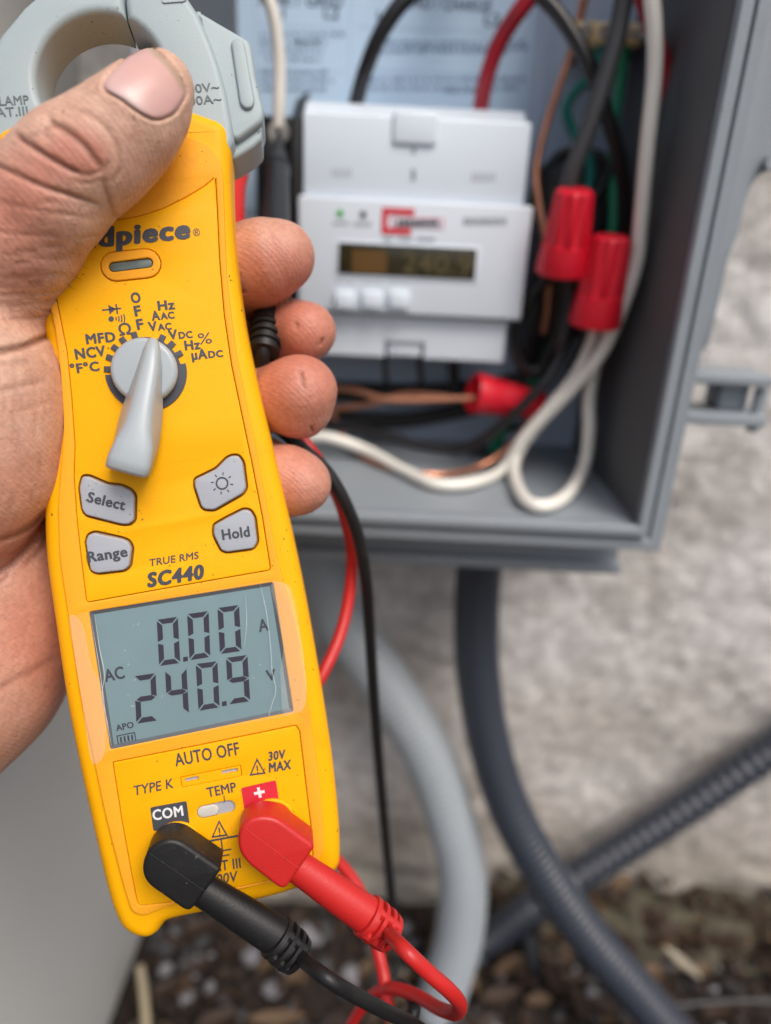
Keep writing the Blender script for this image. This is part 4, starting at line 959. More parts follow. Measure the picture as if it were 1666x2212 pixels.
# ================================================================== TEST LEADS
def Ml(u, v, h): return MM @ Mh(u, v, h)
def plug_head(name, pts, ht, hb, mat, par):
    me = slab([rounded(pts, ht, .0012, 4)], hb, ht, .0011, 4); me.transform(MM)
    return link(name, me, MAT[mat], par)
def lead(colour, mat, label, head, shoulder, collar, cpts, crad, sock, seam):
    e = empty('test_lead', MM @ Vector((sock.x, sock.y, 0)), label, 'test lead')
    hd_ = plug_head('plug', head, .0102, .0012, mat, e)
    me = lathe([(0, .0054), (1, .0052)], MM @ Vector((sock.x, sock.y, .0)), MM @ Vector((sock.x, sock.y, .004)), 32); link('plug_collar', me, MAT[mat], e)
    # seam ridge on the plug face
    link('plug_seam', tube([Ml(*seam[0], .01018), Ml(*seam[1], .01018)], .00013, 6, smoothpath=False), MAT[mat], e)
    sh = Ml(*shoulder, .0056)
    c0, c1 = Ml(*collar[0], .0062), Ml(*collar[1], .0064)
    L = (c1 - c0)
    st = sh - (c0 - sh).normalized() * .006
    link('plug_sleeve', tube([st, sh, sh.lerp(c0, .5), c0, c0 + L * .1], [.0040, .0040, .0044, .0047, .0046], 28, 8, up=_n, flat=.86), MAT[mat], e)
    prof = [(0, .0046), (.02, .0052), (.16, .0053), (.18, .0041), (.30, .0041), (.32, .0053), (.44, .0053), (.46, .0040), (.58, .0040), (.60, .0052), (.72, .0052), (.74, .0042), (.80, .0042), (.82, .0050), (1.0, .0046)]
    link('strain_relief', lathe(prof, c0, c1, 28), MAT[mat], e, angle=40)
    for k in range(4):
        an = k * math.pi / 2 + .6; ax = L.normalized(); n1 = ax.cross(_n).normalized(); n2 = ax.cross(n1)
        d = n1 * math.cos(an) + n2 * math.sin(an)
        link('strain_relief_bridge', tube([c0 + L * .1 + d * .0042, c0 + L * .9 + d * .0040], .0012, 8, smoothpath=False), MAT[mat], e)
    link('cable', tube([c1 - L * .2] + cpts, crad, 16, 10), MAT[mat], e, angle=None)
    return e
sb, sr = Mh(384, 1822, 0), Mh(588, 1772, 0)
for s_ in (sb, sr): part('jack_ring', slab([[(s_.x + .0060 * math.cos(a), s_.y + .0060 * math.sin(a)) for a in np.linspace(0, 6.2832, 41)[:-1]]], 0, .0010, .0004), 'yellow')
bl = lead('black', 'black', 'black test lead plugged into the COM jack at the bottom of the clamp meter',
     [(307, 1874), (312, 1854), (322, 1835), (340, 1821), (361, 1814), (382, 1816), (398, 1823), (475, 1876), (476, 1884), (417, 1964), (408, 1970), (396, 1967), (326, 1918), (314, 1905), (308, 1890)],
     (452, 1930), ((594, 2020), (645, 2066)),
     [P(700, 2108, .163), P(760, 2146, .166), P(830, 2183, .172), P(892, 2213, .182), P(960, 2262, .195), P(1010, 2330, .2)], .00175, sb, ((322, 1842), (444, 1926)))
rl = lead('red', 'red', 'red test lead plugged into the plus jack beside the black lead',
     [(514, 1822), (515, 1803), (521, 1786), (537, 1771), (560, 1764), (585, 1765), (606, 1773), (676, 1824), (679, 1834), (622, 1916), (614, 1922), (601, 1919), (540, 1872), (525, 1855), (517, 1840)],
     (655, 1880), ((790, 1975), (846, 2018)),
     [P(870, 2048, .160), P(925, 2100, .160), P(973, 2142, .163), P(994, 2170, .170), P(984, 2188, .180), P(948, 2178, .190), P(900, 2150, .2), P(850, 2135, .208), P(812, 2144, .215), P(778, 2182, .22), P(752, 2230, .225), P(740, 2300, .23)], .00180, sr, ((530, 1790), (645, 1876)))
# far ends of both leads: cable returning up to the probes held in the fingers
tp, ta, tb = Y(603, 292, .340), P(592, 545, .219), P(577, 705, .197)
link('probe', tube([tp, tp.lerp(ta, .3), tp.lerp(ta, .36), tp.lerp(ta, .42), tp.lerp(ta, .75), ta, P(584, 640, .205), tb], [.0016, .0040, .0052, .0046, .0050, .0052, .0046, .0041], 24, 8), MAT['black'], bl)
c0, c1 = tb, P(570, 762, .193)
link('probe_strain_relief', lathe([(0, .0041), (.02, .0045), (.15, .0046), (.17, .0038), (.28, .0038), (.3, .0046), (.42, .0046), (.44, .0038), (.55, .0038), (.57, .0045), (.7, .0045), (.72, .0038), (.8, .0038), (.82, .0044), (1, .0042)], c0, c1, 24), MAT['black'], bl, angle=40)
link('cable', tube([P(571, 740, .193), P(566, 775, .194), P(560, 830, .203), P(570, 890, .210), P(595, 918, .207), P(642, 960, .2075), P(700, 1012, .2085), P(742, 1078, .212), P(774, 1160, .219), P(792, 1260, .228), P(800, 1380, .242), P(812, 1560, .262), P(828, 1750, .282), P(846, 1940, .300), P(856, 2060, .308), P(850, 2120, .28), P(838, 2150, .24), P(860, 2128, .215), P(888, 2150, .205), P(893, 2190, .20), P(862, 2225, .2)],
     [.0024, .0022] + [.0020] * 19, 16, 8), MAT['black'], bl, angle=None)
link('probe', tube([Y(535, 296, .347), P(512, 300, .300), P(506, 310, .280), P(508, 345, .25), P(510, 372, .245), P(508, 420, .238), P(506, 560, .222)], [.0015, .0016, .0036, .0040, .0044, .0034, .0034], 20, 8), MAT['red'], rl)
link('cable', tube([P(640, 930, .2165), P(680, 985, .2165), P(712, 1035, .2175), P(742, 1105, .222), P(760, 1190, .228), P(755, 1280, .231), P(735, 1370, .228), P(700, 1450, .222), P(650, 1540, .219), P(600, 1660, .219), P(650, 1780, .222), P(720, 1850, .225), P(770, 1912, .226), P(800, 1990, .222), P(820, 2070, .216), P(832, 2125, .212), P(842, 2200, .21)], .0020, 16, 8), MAT['red'], rl, angle=None)
# ================================================================== HAND
def Q(u, v, d): return np.array([(u - CU) / FPX * d, -(v - CV) / FPX * d, d])
def SP(s, p): return (.76 * s + .65 * p, -.65 * s + .76 * p)
def cone(a, b):   # each (u, v, depth, radius px)
    return (Q(*a[:3]), Q(*b[:3]), a[3] * a[2] / FPX, b[3] * b[2] / FPX)
def chain(l): return [cone(l[i], l[i + 1]) for i in range(len(l) - 1)]
def T(s, p, d, r): return (*SP(s, p), d, r)
THUMB = chain([T(141, 368, .1515, 74), T(95, 381, .1505, 90), T(45, 387, .1495, 103), T(-10, 389, .1500, 110), T(-60, 389, .1500, 116), T(-110, 380, .1505, 120), T(-150, 382, .1510, 119), T(-200, 394, .1520, 123), T(-300, 406, .156, 138), (-48, 598, .162, 166)])
THUMB += chain([(-48, 598, .162, 166), (-200, 680, .175, 190)])
PALM = chain([(-82, 825, .1635, 206), (-74, 900, .1640, 204), (-84, 985, .1650, 202), (-110, 1040, .168, 196)]) + chain([(-82, 825, .1635, 206), (-200, 700, .178, 200)]) + chain([(-110, 1040, .168, 196), (-260, 1150, .18, 200)])
HEEL = chain([(-55, 1235, .190, 196), (-62, 1330, .191, 206), (-92, 1432, .191, 218), (-200, 1470, .185, 240)]) + chain([(-55, 1235, .190, 196), (-240, 1150, .185, 220)]) + chain([(35, 1300, .205, 105), (60, 1430, .206, 82)])
SLAB = chain([(-60, 900, .205, 100), (200, 860, .216, 75), (420, 720, .222, 80)]) + chain([(-60, 1150, .205, 110), (200, 1050, .217, 80), (430, 900, .223, 80)]) + chain([(20, 1330, .205, 95), (250, 1180, .217, 75), (430, 1040, .221, 72)]) + chain([(-60, 720, .195, 120), (160, 720, .214, 80), (420, 650, .222, 76)])
ARM = chain([(-200, 1470, .185, 240), (-420, 1640, .165, 300), (-900, 1900, .11, 480)]) + chain([(-200, 760, .180, 200), (-330, 1100, .180, 240), (-420, 1640, .165, 300)])
IDX = chain([(613, 551, .1900, 64), (590, 558, .1905, 75), (555, 572, .1935, 84), (500, 590, .201, 87), (420, 640, .220, 80)])
MID = chain([(664, 716, .1970, 62), (640, 722, .2035, 66), (590, 735, .2160, 64), (430, 790, .222, 80)])
RNG = chain([(652, 846, .1900, 69), (628, 858, .1925, 74), (570, 860, .2040, 70), (430, 890, .222, 76)]) + chain([(652, 846, .1900, 69), (655, 884, .1925, 58)])
PNK = chain([(655, 1046, .1905, 60), (622, 1040, .1925, 72), (560, 1020, .203, 72), (430, 1030, .221, 70)])
def rc(p, c):
    a, b, r1, r2 = c; ba = b - a; l2 = float(ba @ ba) + 1e-12; pa = p - a
    h = np.clip(pa @ ba / l2, 0, 1); return np.linalg.norm(pa - h[:, None] * ba, axis=1) - (r1 + (r2 - r1) * h)
def smin(a, b, k):
    h = np.maximum(k - np.abs(a - b), 0) / k; return np.minimum(a, b) - h * h * k * .25
def group(p, cs, k):
    d = rc(p, cs[0])
    for c in cs[1:]: d = smin(d, rc(p, c), k)
    return d
SEG = []   # crease segments: (a, b, depth m, width px)
def crease(pts, dep, w_):
    q = catmull(pts, 4)
    for i in range(len(q) - 1):
        t = (i + .5) / (len(q) - 1); f = min(1, 4 * min(t, 1 - t) + .25); SEG.append((q[i], q[i + 1], dep * f * .72, w_ * .85))
crease([(36, 290), (50, 303), (73, 318), (109, 342), (156, 368), (172, 374)], .0013, 7)
crease([(-20, 350), (0, 360), (39, 378), (91, 402), (156, 423), (215, 442)], .0010, 7)
crease([(140, 231), (182, 243), (221, 269), (247, 303), (260, 342), (258, 372), (240, 392)], .0005, 7)
crease([(108, 262), (117, 269), (146, 285), (182, 316), (205, 345), (224, 372)], .0011, 9)
crease([(117, 268), (104, 275), (92, 290)], .0007, 6)
crease([(60, 300), (85, 290), (110, 300)], .0004, 6)
crease([(100, 245), (112, 255), (108, 262)], .0004, 5)
crease([(150, 372), (190, 378), (222, 366), (232, 350)], .0005, 7)
crease([(160, 392), (200, 394), (225, 385)], .0003, 6)
crease([(250, 470), (238, 440), (226, 405), (224, 380)], .0006, 8)
crease([(-10, 432), (60, 450), (130, 462), (190, 470)], .0003, 6)
crease([(-10, 500), (60, 508), (130, 505)], .00025, 6); crease([(20, 540), (90, 560), (150, 556)], .00025, 6)
crease([(0, 600), (60, 598), (120, 592), (150, 600)], .0003, 6); crease([(-10, 638), (60, 636), (130, 628)], .0003, 6); crease([(10, 662), (60, 658), (118, 650)], .0003, 6)
crease([(0, 690), (50, 690), (112, 680)], .0004, 6); crease([(-10, 660), (30, 652), (70, 640)], .0002, 5)
crease([(-30, 766), (0, 760), (47, 750), (89, 732), (104, 727)], .0016, 8)
crease([(-20, 848), (30, 838), (94, 823)], .0005, 7); crease([(20, 895), (60, 882), (110, 866)], .0003, 6); crease([(0, 790), (60, 785)], .0003, 6)
crease([(30, 780), (36, 860), (30, 950)], .0002, 6); crease([(70, 800), (78, 880), (74, 960)], .0002, 6); crease([(100, 868), (96, 880), (102, 900), (108, 890)], .0003, 4)
crease([(94, 1108), (63, 1142), (0, 1167), (-30, 1170)], .0009, 9); crease([(90, 1150), (31, 1211), (0, 1233), (-20, 1240)], .0011, 10)
crease([(-10, 1262), (12, 1250), (20, 1230)], .0005, 7); crease([(100, 1150), (92, 1180), (60, 1215)], .0006, 8)
crease([(-20, 1500), (30, 1470), (90, 1440), (118, 1420)], .0004, 12)
for a_, b_, c_, d_, e_, w_ in ((649, 800, 653, 818, 657, 838), (697, 733, 695, 738, 692, 745), (673, 922, 674, 926, 676, 931), (520, 631, 524, 630, 528, 629), (640, 700, 641, 704, 642, 708)): crease([(a_, b_), (c_, d_), (e_, w_)], .0009, 4)
for k in range(26):      # many short fine folds on the back of the thumb base
    u_, v_ = random.uniform(-10, 190), random.uniform(440, 690); l_ = random.uniform(18, 55); sl_ = random.uniform(-.25, .2)
    crease([(u_, v_), (u_ + l_ * .5, v_ + l_ * .5 * sl_ + random.uniform(-4, 4)), (u_ + l_, v_ + l_ * sl_)], random.uniform(.00015, .0004), random.uniform(3.5, 6))
for k in range(16):
    u_, v_ = random.uniform(-10, 100), random.uniform(770, 1100); l_ = random.uniform(15, 45); vt = random.random() < .5
    crease([(u_, v_), (u_ + (2 if vt else l_ * .5), v_ + (l_ * .5 if vt else -4)), (u_ + (0 if vt else l_), v_ + (l_ if vt else -8))], random.uniform(.00012, .0003), random.uniform(3.5, 5.5))
SA = np.array([s[0] for s in SEG]); SB = np.array([s[1] for s in SEG]); SD = np.array([s[2] for s in SEG]); SW_ = np.array([s[3] for s in SEG])
NAILP = [(227, 190), (240, 163), (265, 136), (280, 123), (294, 113), (310, 106), (325, 104), (346, 118), (368, 140), (385, 165), (397, 190), (399, 204), (390, 222), (375, 242), (357, 252), (340, 256), (325, 253), (297, 238), (262, 212)]
NAILC = np.array(catmull(NAILP, 3, True))
def uvof(p): return np.stack([p[:, 0] / p[:, 2] * FPX + CU, -p[:, 1] / p[:, 2] * FPX + CV], 1)
def segdist(q, a, b):
    ba = b - a; pa = q - a; h = np.clip((pa @ ba) / (ba @ ba + 1e-9), 0, 1); return np.linalg.norm(pa - h[:, None] * ba, axis=1)
def groove(p):
    uv = uvof(p); g = np.zeros(len(p)); m = (p[:, 2] < .205)
    q = uv[m]; gm = np.zeros(len(q))
    for i in range(len(SD)):
        bb = SW_[i] * 3
        near = (q[:, 0] > min(SA[i][0], SB[i][0]) - bb) & (q[:, 0] < max(SA[i][0], SB[i][0]) + bb) & (q[:, 1] > min(SA[i][1], SB[i][1]) - bb) & (q[:, 1] < max(SA[i][1], SB[i][1]) + bb)
        if near.any():
            d = segdist(q[near], SA[i], SB[i]) / SW_[i]
            gm[near] = np.maximum(gm[near], SD[i] * np.exp(-d * d))
    g[m] = gm
    # nail fold: trough along the nail outline, skin raised a little just outside it
    m = (uv[:, 0] > 180) & (uv[:, 0] < 450) & (uv[:, 1] < 310) & (p[:, 2] < .152)
    q = uv[m]
    if len(q):
        d = np.full(len(q), 1e9); ins = np.zeros(len(q), bool); N = len(NAILC)
        for i in range(N):
            a, b = NAILC[i], NAILC[(i + 1) % N]; d = np.minimum(d, segdist(q, a, b))
            c = ((a[1] > q[:, 1]) != (b[1] > q[:, 1])); xi = (b[0] - a[0]) * (q[:, 1] - a[1]) / (b[1] - a[1] + 1e-12) + a[0]; ins ^= c & (q[:, 0] < xi)
        sd_ = np.where(ins, -d, d)
        gm = np.where(sd_ < 3, .0007 * np.clip((3 - sd_) / 6, 0, 1), 0) + .0004 * np.exp(-((sd_ - 1) / 3.5) ** 2) - .00018 * np.exp(-((sd_ - 12) / 7.) ** 2)
        g[m] = np.maximum(g[m], 0) + gm
    return g
def sdf(p, fine=True):
    t = group(p, THUMB, .0022) + .0003; pl = group(p, PALM, .004) + .0006; he = group(p, HEEL, .006); sb_ = group(p, SLAB, .008); ar = group(p, ARM, .012)
    d = smin(t, pl, .0022); d = smin(d, he, .004); d = smin(d, sb_, .008); d = smin(d, ar, .012)
    f = group(p, IDX, .004)
    for g_ in (MID, RNG, PNK): f = smin(f, group(p, g_, .004), .0006)
    d = smin(d, f, .003)
    if fine:
        n = .00045 * np.sin(p[:, 0] * 310 + 1.3) * np.sin(p[:, 1] * 270) * np.sin(p[:, 2] * 330 + .5)
        d = d + n * .35 + groove(p)
    return d
def surface_nets(fn, lo, hi, h):
    n = np.ceil((hi - lo) / h).astype(int) + 1
    ax = [lo[i] + h * np.arange(n[i]) for i in range(3)]
    D = np.empty(n)
    for i in range(n[0]):
        g = np.stack(np.meshgrid([ax[0][i]], ax[1], ax[2], indexing='ij'), -1).reshape(-1, 3); D[i] = fn(g).reshape(n[1], n[2])
    for a in range(3):                       # close the arm off where the modelled part ends, out of the picture
        ix = [slice(None)] * 3
        for e in (0, -1): ix[a] = e; D[tuple(ix)] = np.maximum(D[tuple(ix)], h * .5)
    ins = D < 0
    cs = [(slice(a, n[0] - 1 + a), slice(b, n[1] - 1 + b), slice(c, n[2] - 1 + c)) for a in (0, 1) for b in (0, 1) for c in (0, 1)]
    cnt = sum(ins[c].astype(int) for c in cs); act = (cnt > 0) & (cnt < 8)
    idx = -np.ones(act.shape, int); ijk = np.argwhere(act); idx[act] = np.arange(len(ijk))
    acc = np.zeros((len(ijk), 3)); num = np.zeros(len(ijk)); off = [(a, b, c) for a in (0, 1) for b in (0, 1) for c in (0, 1)]
    for x in range(8):
        for y in range(x + 1, 8):
            if sum(abs(off[x][k] - off[y][k]) for k in range(3)) != 1: continue
            pa, pb = ijk + off[x], ijk + off[y]; da = D[pa[:, 0], pa[:, 1], pa[:, 2]]; db = D[pb[:, 0], pb[:, 1], pb[:, 2]]
            m = (da < 0) != (db < 0); t = np.where(m, da / np.where(m, da - db, 1), 0)
            acc[m] += (pa + (pb - pa) * t[:, None])[m]; num[m] += 1
    V = acc / num[:, None] * h + lo
    F = []
    for a in range(3):
        b, c = (a + 1) % 3, (a + 2) % 3
        s0 = [slice(None)] * 3; s1 = [slice(None)] * 3; s0[a] = slice(0, n[a] - 1); s1[a] = slice(1, n[a])
        m = ins[tuple(s0)] != ins[tuple(s1)]; e = np.argwhere(m)
        e = e[(e[:, b] > 0) & (e[:, c] > 0) & (e[:, b] < n[b] - 1) & (e[:, c] < n[c] - 1)]
        fl = ins[e[:, 0], e[:, 1], e[:, 2]]
        def at(db, dc): q = e.copy(); q[:, b] -= db; q[:, c] -= dc; return idx[q[:, 0], q[:, 1], q[:, 2]]
        q = np.stack([at(1, 1), at(0, 1), at(0, 0), at(1, 0)], 1); q[~fl] = q[~fl][:, ::-1]; F.append(q)
    return V, np.concatenate(F)
HS = .00115
HV, HF = surface_nets(lambda p: sdf(p, False), np.array([-.195, -.116, .113]), np.array([-.008, .108, .242]), HS)
ok = (HF >= 0).all(1); HF = HF[ok]
me = bpy.data.meshes.new('hand'); me.from_pydata(HV.tolist(), [], HF.tolist()); me.update()
bm = bmesh.new(); bm.from_mesh(me)
uvs = uvof(HV)
# finer faces where the picture shows the skin closely
fs = [f for f in bm.faces if (lambda c: c[2] < .215)(f.calc_center_median())]
bmesh.ops.subdivide_edges(bm, edges=list({e for f in fs for e in f.edges}), cuts=1, use_grid_fill=True)
bmesh.ops.recalc_face_normals(bm, faces=bm.faces); bm.to_mesh(me); bm.free()
HV = np.empty(len(me.vertices) * 3); me.vertices.foreach_get('co', HV); HV = HV.reshape(-1, 3)
edge = (HV[:, 0] < -.1925) | (HV[:, 1] < -.1135) | (HV[:, 2] < .1155)
for it in range(3):
    d = sdf(HV); e_ = 2e-4
    gx = np.stack([(sdf(HV + np.eye(3)[k] * e_, False) - sdf(HV - np.eye(3)[k] * e_, False)) / (2 * e_) for k in range(3)], 1)
    gx /= np.linalg.norm(gx, axis=1)[:, None] + 1e-9
    HV = np.where(edge[:, None], HV, HV - gx * np.clip(d, -.002, .002)[:, None])
# world coordinates
B3 = np.array([list(CR), list(CUp), list(CF)]); uvh = uvof(HV); gr_ = groove(HV)
W3 = HV @ B3 + np.array(CO); me.vertices.foreach_set('co', W3.reshape(-1)); me.update()
red = np.zeros(len(HV))
for (u, v, s, a) in ((185, 320, 34, .8), (135, 335, 38, .6), (205, 345, 26, .6), (80, 375, 60, .45), (60, 500, 90, .35), (20, 440, 60, .4), (640, 730, 80, .95), (650, 860, 85, .95), (650, 1050, 75, .8), (600, 570, 80, .75), (40, 900, 120, .25), (30, 1120, 80, .3), (40, 1400, 160, .55), (600, 600, 60, .4), (360, 380, 60, .3), (10, 600, 60, .3)):
    red += a * np.exp(-((uvh[:, 0] - u) ** 2 + (uvh[:, 1] - v) ** 2) / (2 * s * s))
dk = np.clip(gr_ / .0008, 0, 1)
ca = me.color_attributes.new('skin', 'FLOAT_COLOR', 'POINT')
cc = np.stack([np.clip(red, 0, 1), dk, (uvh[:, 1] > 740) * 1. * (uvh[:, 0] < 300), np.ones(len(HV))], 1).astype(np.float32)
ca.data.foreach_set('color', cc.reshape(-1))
def skin():
    m = bpy.data.materials.new('skin'); m.use_nodes = True; t = m.node_tree; b = t.nodes['Principled BSDF']; L = t.links.new; N = t.nodes.new
    at = N('ShaderNodeAttribute'); at.attribute_name = 'skin'; sp = N('ShaderNodeSeparateColor'); L(at.outputs['Color'], sp.inputs[0])
    tc = N('ShaderNodeTexCoord')
    n1 = N('ShaderNodeTexNoise'); n1.inputs['Scale'].default_value = 160; n1.inputs['Detail'].default_value = 7; n1.inputs['Roughness'].default_value = .65; L(tc.outputs['Object'], n1.inputs['Vector'])
    cr = N('ShaderNodeValToRGB'); e = cr.color_ramp.elements; e[0].position = .3; e[0].color = (.54, .315, .225, 1); e[1].position = .72; e[1].color = (.72, .485, .37, 1); L(n1.outputs['Fac'], cr.inputs[0])
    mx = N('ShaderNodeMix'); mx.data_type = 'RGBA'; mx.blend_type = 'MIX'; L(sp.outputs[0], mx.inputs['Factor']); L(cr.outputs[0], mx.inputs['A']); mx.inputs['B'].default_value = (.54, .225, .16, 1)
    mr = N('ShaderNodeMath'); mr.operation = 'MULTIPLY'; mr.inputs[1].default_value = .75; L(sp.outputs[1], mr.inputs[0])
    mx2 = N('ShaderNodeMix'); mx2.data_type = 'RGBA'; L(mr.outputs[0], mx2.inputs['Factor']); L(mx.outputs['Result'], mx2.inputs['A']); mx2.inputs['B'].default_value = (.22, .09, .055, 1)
    # specks of dirt
    n2 = N('ShaderNodeTexNoise'); n2.inputs['Scale'].default_value = 420; n2.inputs['Detail'].default_value = 2; L(tc.outputs['Object'], n2.inputs['Vector'])
    cr2 = N('ShaderNodeValToRGB'); cr2.color_ramp.elements[0].position = .70; cr2.color_ramp.elements[0].color = (0, 0, 0, 1); cr2.color_ramp.elements[1].position = .78; cr2.color_ramp.elements[1].color = (.7, .7, .7, 1); L(n2.outputs['Fac'], cr2.inputs[0])
    mx3 = N('ShaderNodeMix'); mx3.data_type = 'RGBA'; L(cr2.outputs[0], mx3.inputs['Factor']); L(mx2.outputs['Result'], mx3.inputs['A']); mx3.inputs['B'].default_value = (.16, .085, .05, 1)
    # grime held in the finest lines
    n5 = N('ShaderNodeTexNoise'); n5.inputs['Scale'].default_value = 700; n5.inputs['Detail'].default_value = 4; L(tc.outputs['Object'], n5.inputs['Vector'])
    r5 = N('ShaderNodeMapRange'); r5.inputs['From Min'].default_value = .35; r5.inputs['From Max'].default_value = .62; r5.inputs['To Min'].default_value = .89; r5.inputs['To Max'].default_value = 1.04; L(n5.outputs['Fac'], r5.inputs[0])
    m5 = N('ShaderNodeMix'); m5.data_type = 'RGBA'; m5.blend_type = 'MULTIPLY'; m5.inputs['Factor'].default_value = 1; L(mx3.outputs['Result'], m5.inputs['A']); L(r5.outputs[0], m5.inputs['B'])
    n6 = N('ShaderNodeTexNoise'); n6.inputs['Scale'].default_value = 55; n6.inputs['Detail'].default_value = 4; L(tc.outputs['Object'], n6.inputs['Vector'])
    r6 = N('ShaderNodeMapRange'); r6.inputs['From Min'].default_value = .35; r6.inputs['From Max'].default_value = .65; L(n6.outputs['Fac'], r6.inputs[0])
    m6 = N('ShaderNodeMix'); m6.data_type = 'RGBA'; m6.blend_type = 'MULTIPLY'; L(r6.outputs[0], m6.inputs['Factor']); L(m5.outputs['Result'], m6.inputs['A']); m6.inputs['B'].default_value = (.97, .84, .80, 1)
    L(m6.outputs['Result'], b.inputs['Base Color'])
    b.inputs['Subsurface Weight'].default_value = .12; b.inputs['Subsurface Radius'].default_value = (1, .3, .15); b.inputs['Subsurface Scale'].default_value = .0022
    b.inputs['Roughness'].default_value = .42; b.inputs['Specular IOR Level'].default_value = .5
    # relief: cells, fine ridges and folds
    vo = N('ShaderNodeTexVoronoi'); vo.feature = 'DISTANCE_TO_EDGE'; vo.inputs['Scale'].default_value = 1300; L(tc.outputs['Object'], vo.inputs['Vector'])
    vr = N('ShaderNodeMapRange'); vr.inputs['From Max'].default_value = .25; L(vo.outputs['Distance'], vr.inputs[0])
    mp = N('ShaderNodeMapping'); mp.inputs['Scale'].default_value = (1, 1, 3.2); mp.inputs['Rotation'].default_value = (.2, .45, 0); L(tc.outputs['Object'], mp.inputs[0])
    n3 = N('ShaderNodeTexNoise'); n3.inputs['Scale'].default_value = 480; n3.inputs['Detail'].default_value = 7; n3.inputs['Roughness'].default_value = .68; L(mp.outputs[0], n3.inputs['Vector'])
    wv_ = N('ShaderNodeTexWave'); wv_.inputs['Scale'].default_value = 330; wv_.inputs['Distortion'].default_value = 5; wv_.inputs['Detail'].default_value = 1; wv_.inputs['Detail Scale'].default_value = .35; wv_.bands_direction = 'DIAGONAL'; L(tc.outputs['Object'], wv_.inputs['Vector'])
    a1 = N('ShaderNodeMath'); a1.operation = 'MULTIPLY_ADD'; a1.inputs[1].default_value = .22; L(vr.outputs[0], a1.inputs[0]); L(n3.outputs['Fac'], a1.inputs[2])
    a2 = N('ShaderNodeMath'); a2.operation = 'MULTIPLY_ADD'; a2.inputs[1].default_value = .20; L(wv_.outputs['Fac'], a2.inputs[0]); L(a1.outputs[0], a2.inputs[2])
    bp = N('ShaderNodeBump'); bp.inputs['Strength'].default_value = .42; bp.inputs['Distance'].default_value = .0005; L(a2.outputs[0], bp.inputs['Height']); L(bp.outputs[0], b.inputs['Normal'])
    return m
SK = skin()
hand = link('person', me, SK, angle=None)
props(hand, 'left hand gripping the yellow clamp meter, thumb across its top and four fingertips behind', 'person')
# thumbnail: plate laid on the thumb
def front(u, v, lo=.120, hi=.165):
    n = len(u); a = np.full(n, lo); dirs_ = np.stack([(u - CU) / FPX, -(v - CV) / FPX, np.ones(n)], 1)
    for _ in range(60): a = a + np.clip(sdf(dirs_ * a[:, None], False) * .8, -.001, .003)
    return a
nl = np.array(catmull(NAILP, 4, True)); cN = nl.mean(0); nl = cN + (nl - cN) * 1.03; rings = [0, .2, .4, .6, .75, .87, .95, 1.0]
V2, F2 = [cN], []
for k, t in enumerate(rings[1:]):
    for p in nl: V2.append(cN + (p - cN) * t)
V2 = np.array(V2); n_ = len(nl); dn = front(V2[:, 0], V2[:, 1])
tt = np.concatenate([[0]] + [np.full(n_, t) for t in rings[1:]])
dn = dn - .00045 + .0008 * np.clip((tt - .93) / .07, 0, 1) ** 2
pts = np.stack([(V2[:, 0] - CU) / FPX * dn, -(V2[:, 1] - CV) / FPX * dn, dn], 1)
for j in range(n_): F2.append((0, 1 + (j + 1) % n_, 1 + j))
for k in range(len(rings) - 2):
    o_ = 1 + k * n_
    for j in range(n_): F2.append((o_ + j, o_ + (j + 1) % n_, o_ + n_ + (j + 1) % n_, o_ + n_ + j))
nm = mesh(pts @ B3 + np.array(CO), F2)
ca = nm.color_attributes.new('nail', 'FLOAT_COLOR', 'POINT')
sN = .76 * V2[:, 0] - .65 * V2[:, 1]; pN = .65 * V2[:, 0] + .76 * V2[:, 1]
lun = np.exp(-(((sN - 60) / 26) ** 2 + ((pN - 352) / 52) ** 2)); fr = np.clip((sN - 168) / 14, 0, 1) * (tt > .8)
ca.data.foreach_set('color', np.stack([lun, fr, 0 * lun, 1 + 0 * lun], 1).astype(np.float32).reshape(-1))
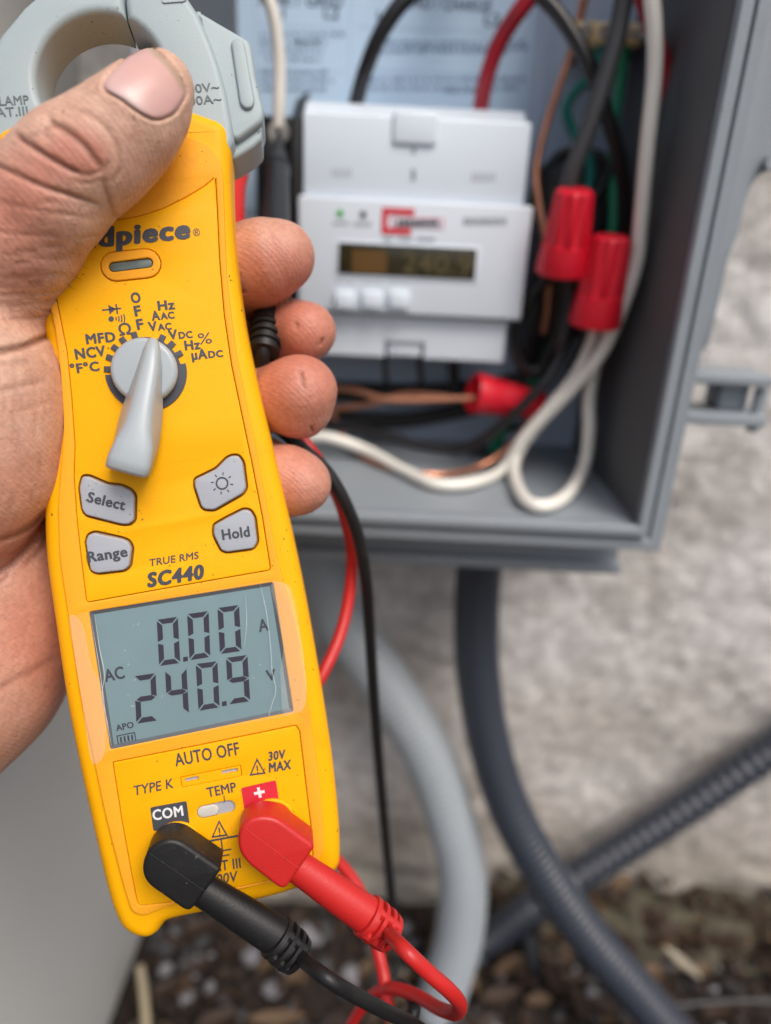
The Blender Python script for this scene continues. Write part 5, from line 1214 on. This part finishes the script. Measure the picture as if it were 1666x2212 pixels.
def nailm():
    m = bpy.data.materials.new('thumbnail'); m.use_nodes = True; t = m.node_tree; b = t.nodes['Principled BSDF']; L = t.links.new; N = t.nodes.new
    at = N('ShaderNodeAttribute'); at.attribute_name = 'nail'; sp = N('ShaderNodeSeparateColor'); L(at.outputs['Color'], sp.inputs[0])
    m1 = N('ShaderNodeMix'); m1.data_type = 'RGBA'; L(sp.outputs[0], m1.inputs['Factor']); m1.inputs['A'].default_value = (.58, .35, .32, 1); m1.inputs['B'].default_value = (.66, .52, .50, 1)
    m2 = N('ShaderNodeMix'); m2.data_type = 'RGBA'; L(sp.outputs[1], m2.inputs['Factor']); L(m1.outputs['Result'], m2.inputs['A']); m2.inputs['B'].default_value = (.42, .30, .22, 1)
    L(m2.outputs['Result'], b.inputs['Base Color']); b.inputs['Roughness'].default_value = .33; b.inputs['Specular IOR Level'].default_value = .45
    b.inputs['Subsurface Weight'].default_value = .2; b.inputs['Subsurface Radius'].default_value = (1, .4, .3); b.inputs['Subsurface Scale'].default_value = .0015
    tc = N('ShaderNodeTexCoord'); n = N('ShaderNodeTexNoise'); n.inputs['Scale'].default_value = 900; n.inputs['Detail'].default_value = 3; L(tc.outputs['Object'], n.inputs['Vector'])
    bp = N('ShaderNodeBump'); bp.inputs['Strength'].default_value = .25; bp.inputs['Distance'].default_value = .0002; L(n.outputs['Fac'], bp.inputs['Height']); L(bp.outputs[0], b.inputs['Normal'])
    return m
link('thumbnail', nm, nailm(), hand, angle=None)

# short hairs on the back of the thumb base
hv = []
hu = np.array([random.uniform(5, 185) for _ in range(70)]); hw_ = np.array([random.uniform(430, 690) for _ in range(70)])
hd_ = front(hu, hw_, .120, .2); 
for i in range(70):
    if hd_[i] > .17 or hu[i] > 240 - (hw_[i] - 450) * .45: continue
    a_ = random.uniform(.1, .9); l_ = random.uniform(10, 26); d0 = hd_[i]
    hv.append(tube([P(hu[i], hw_[i], d0), P(hu[i] + l_ * .5 * math.cos(a_), hw_[i] + l_ * .5 * math.sin(a_), d0 - .0006), P(hu[i] + l_ * math.cos(a_), hw_[i] + l_ * math.sin(a_), d0 - .0004)], [.00004, .000035, .00001], 4, 3))
o = link('hair', join(hv), M_('hair', (.05, .03, .02), .5), hand, angle=None); o['kind'] = 'stuff'
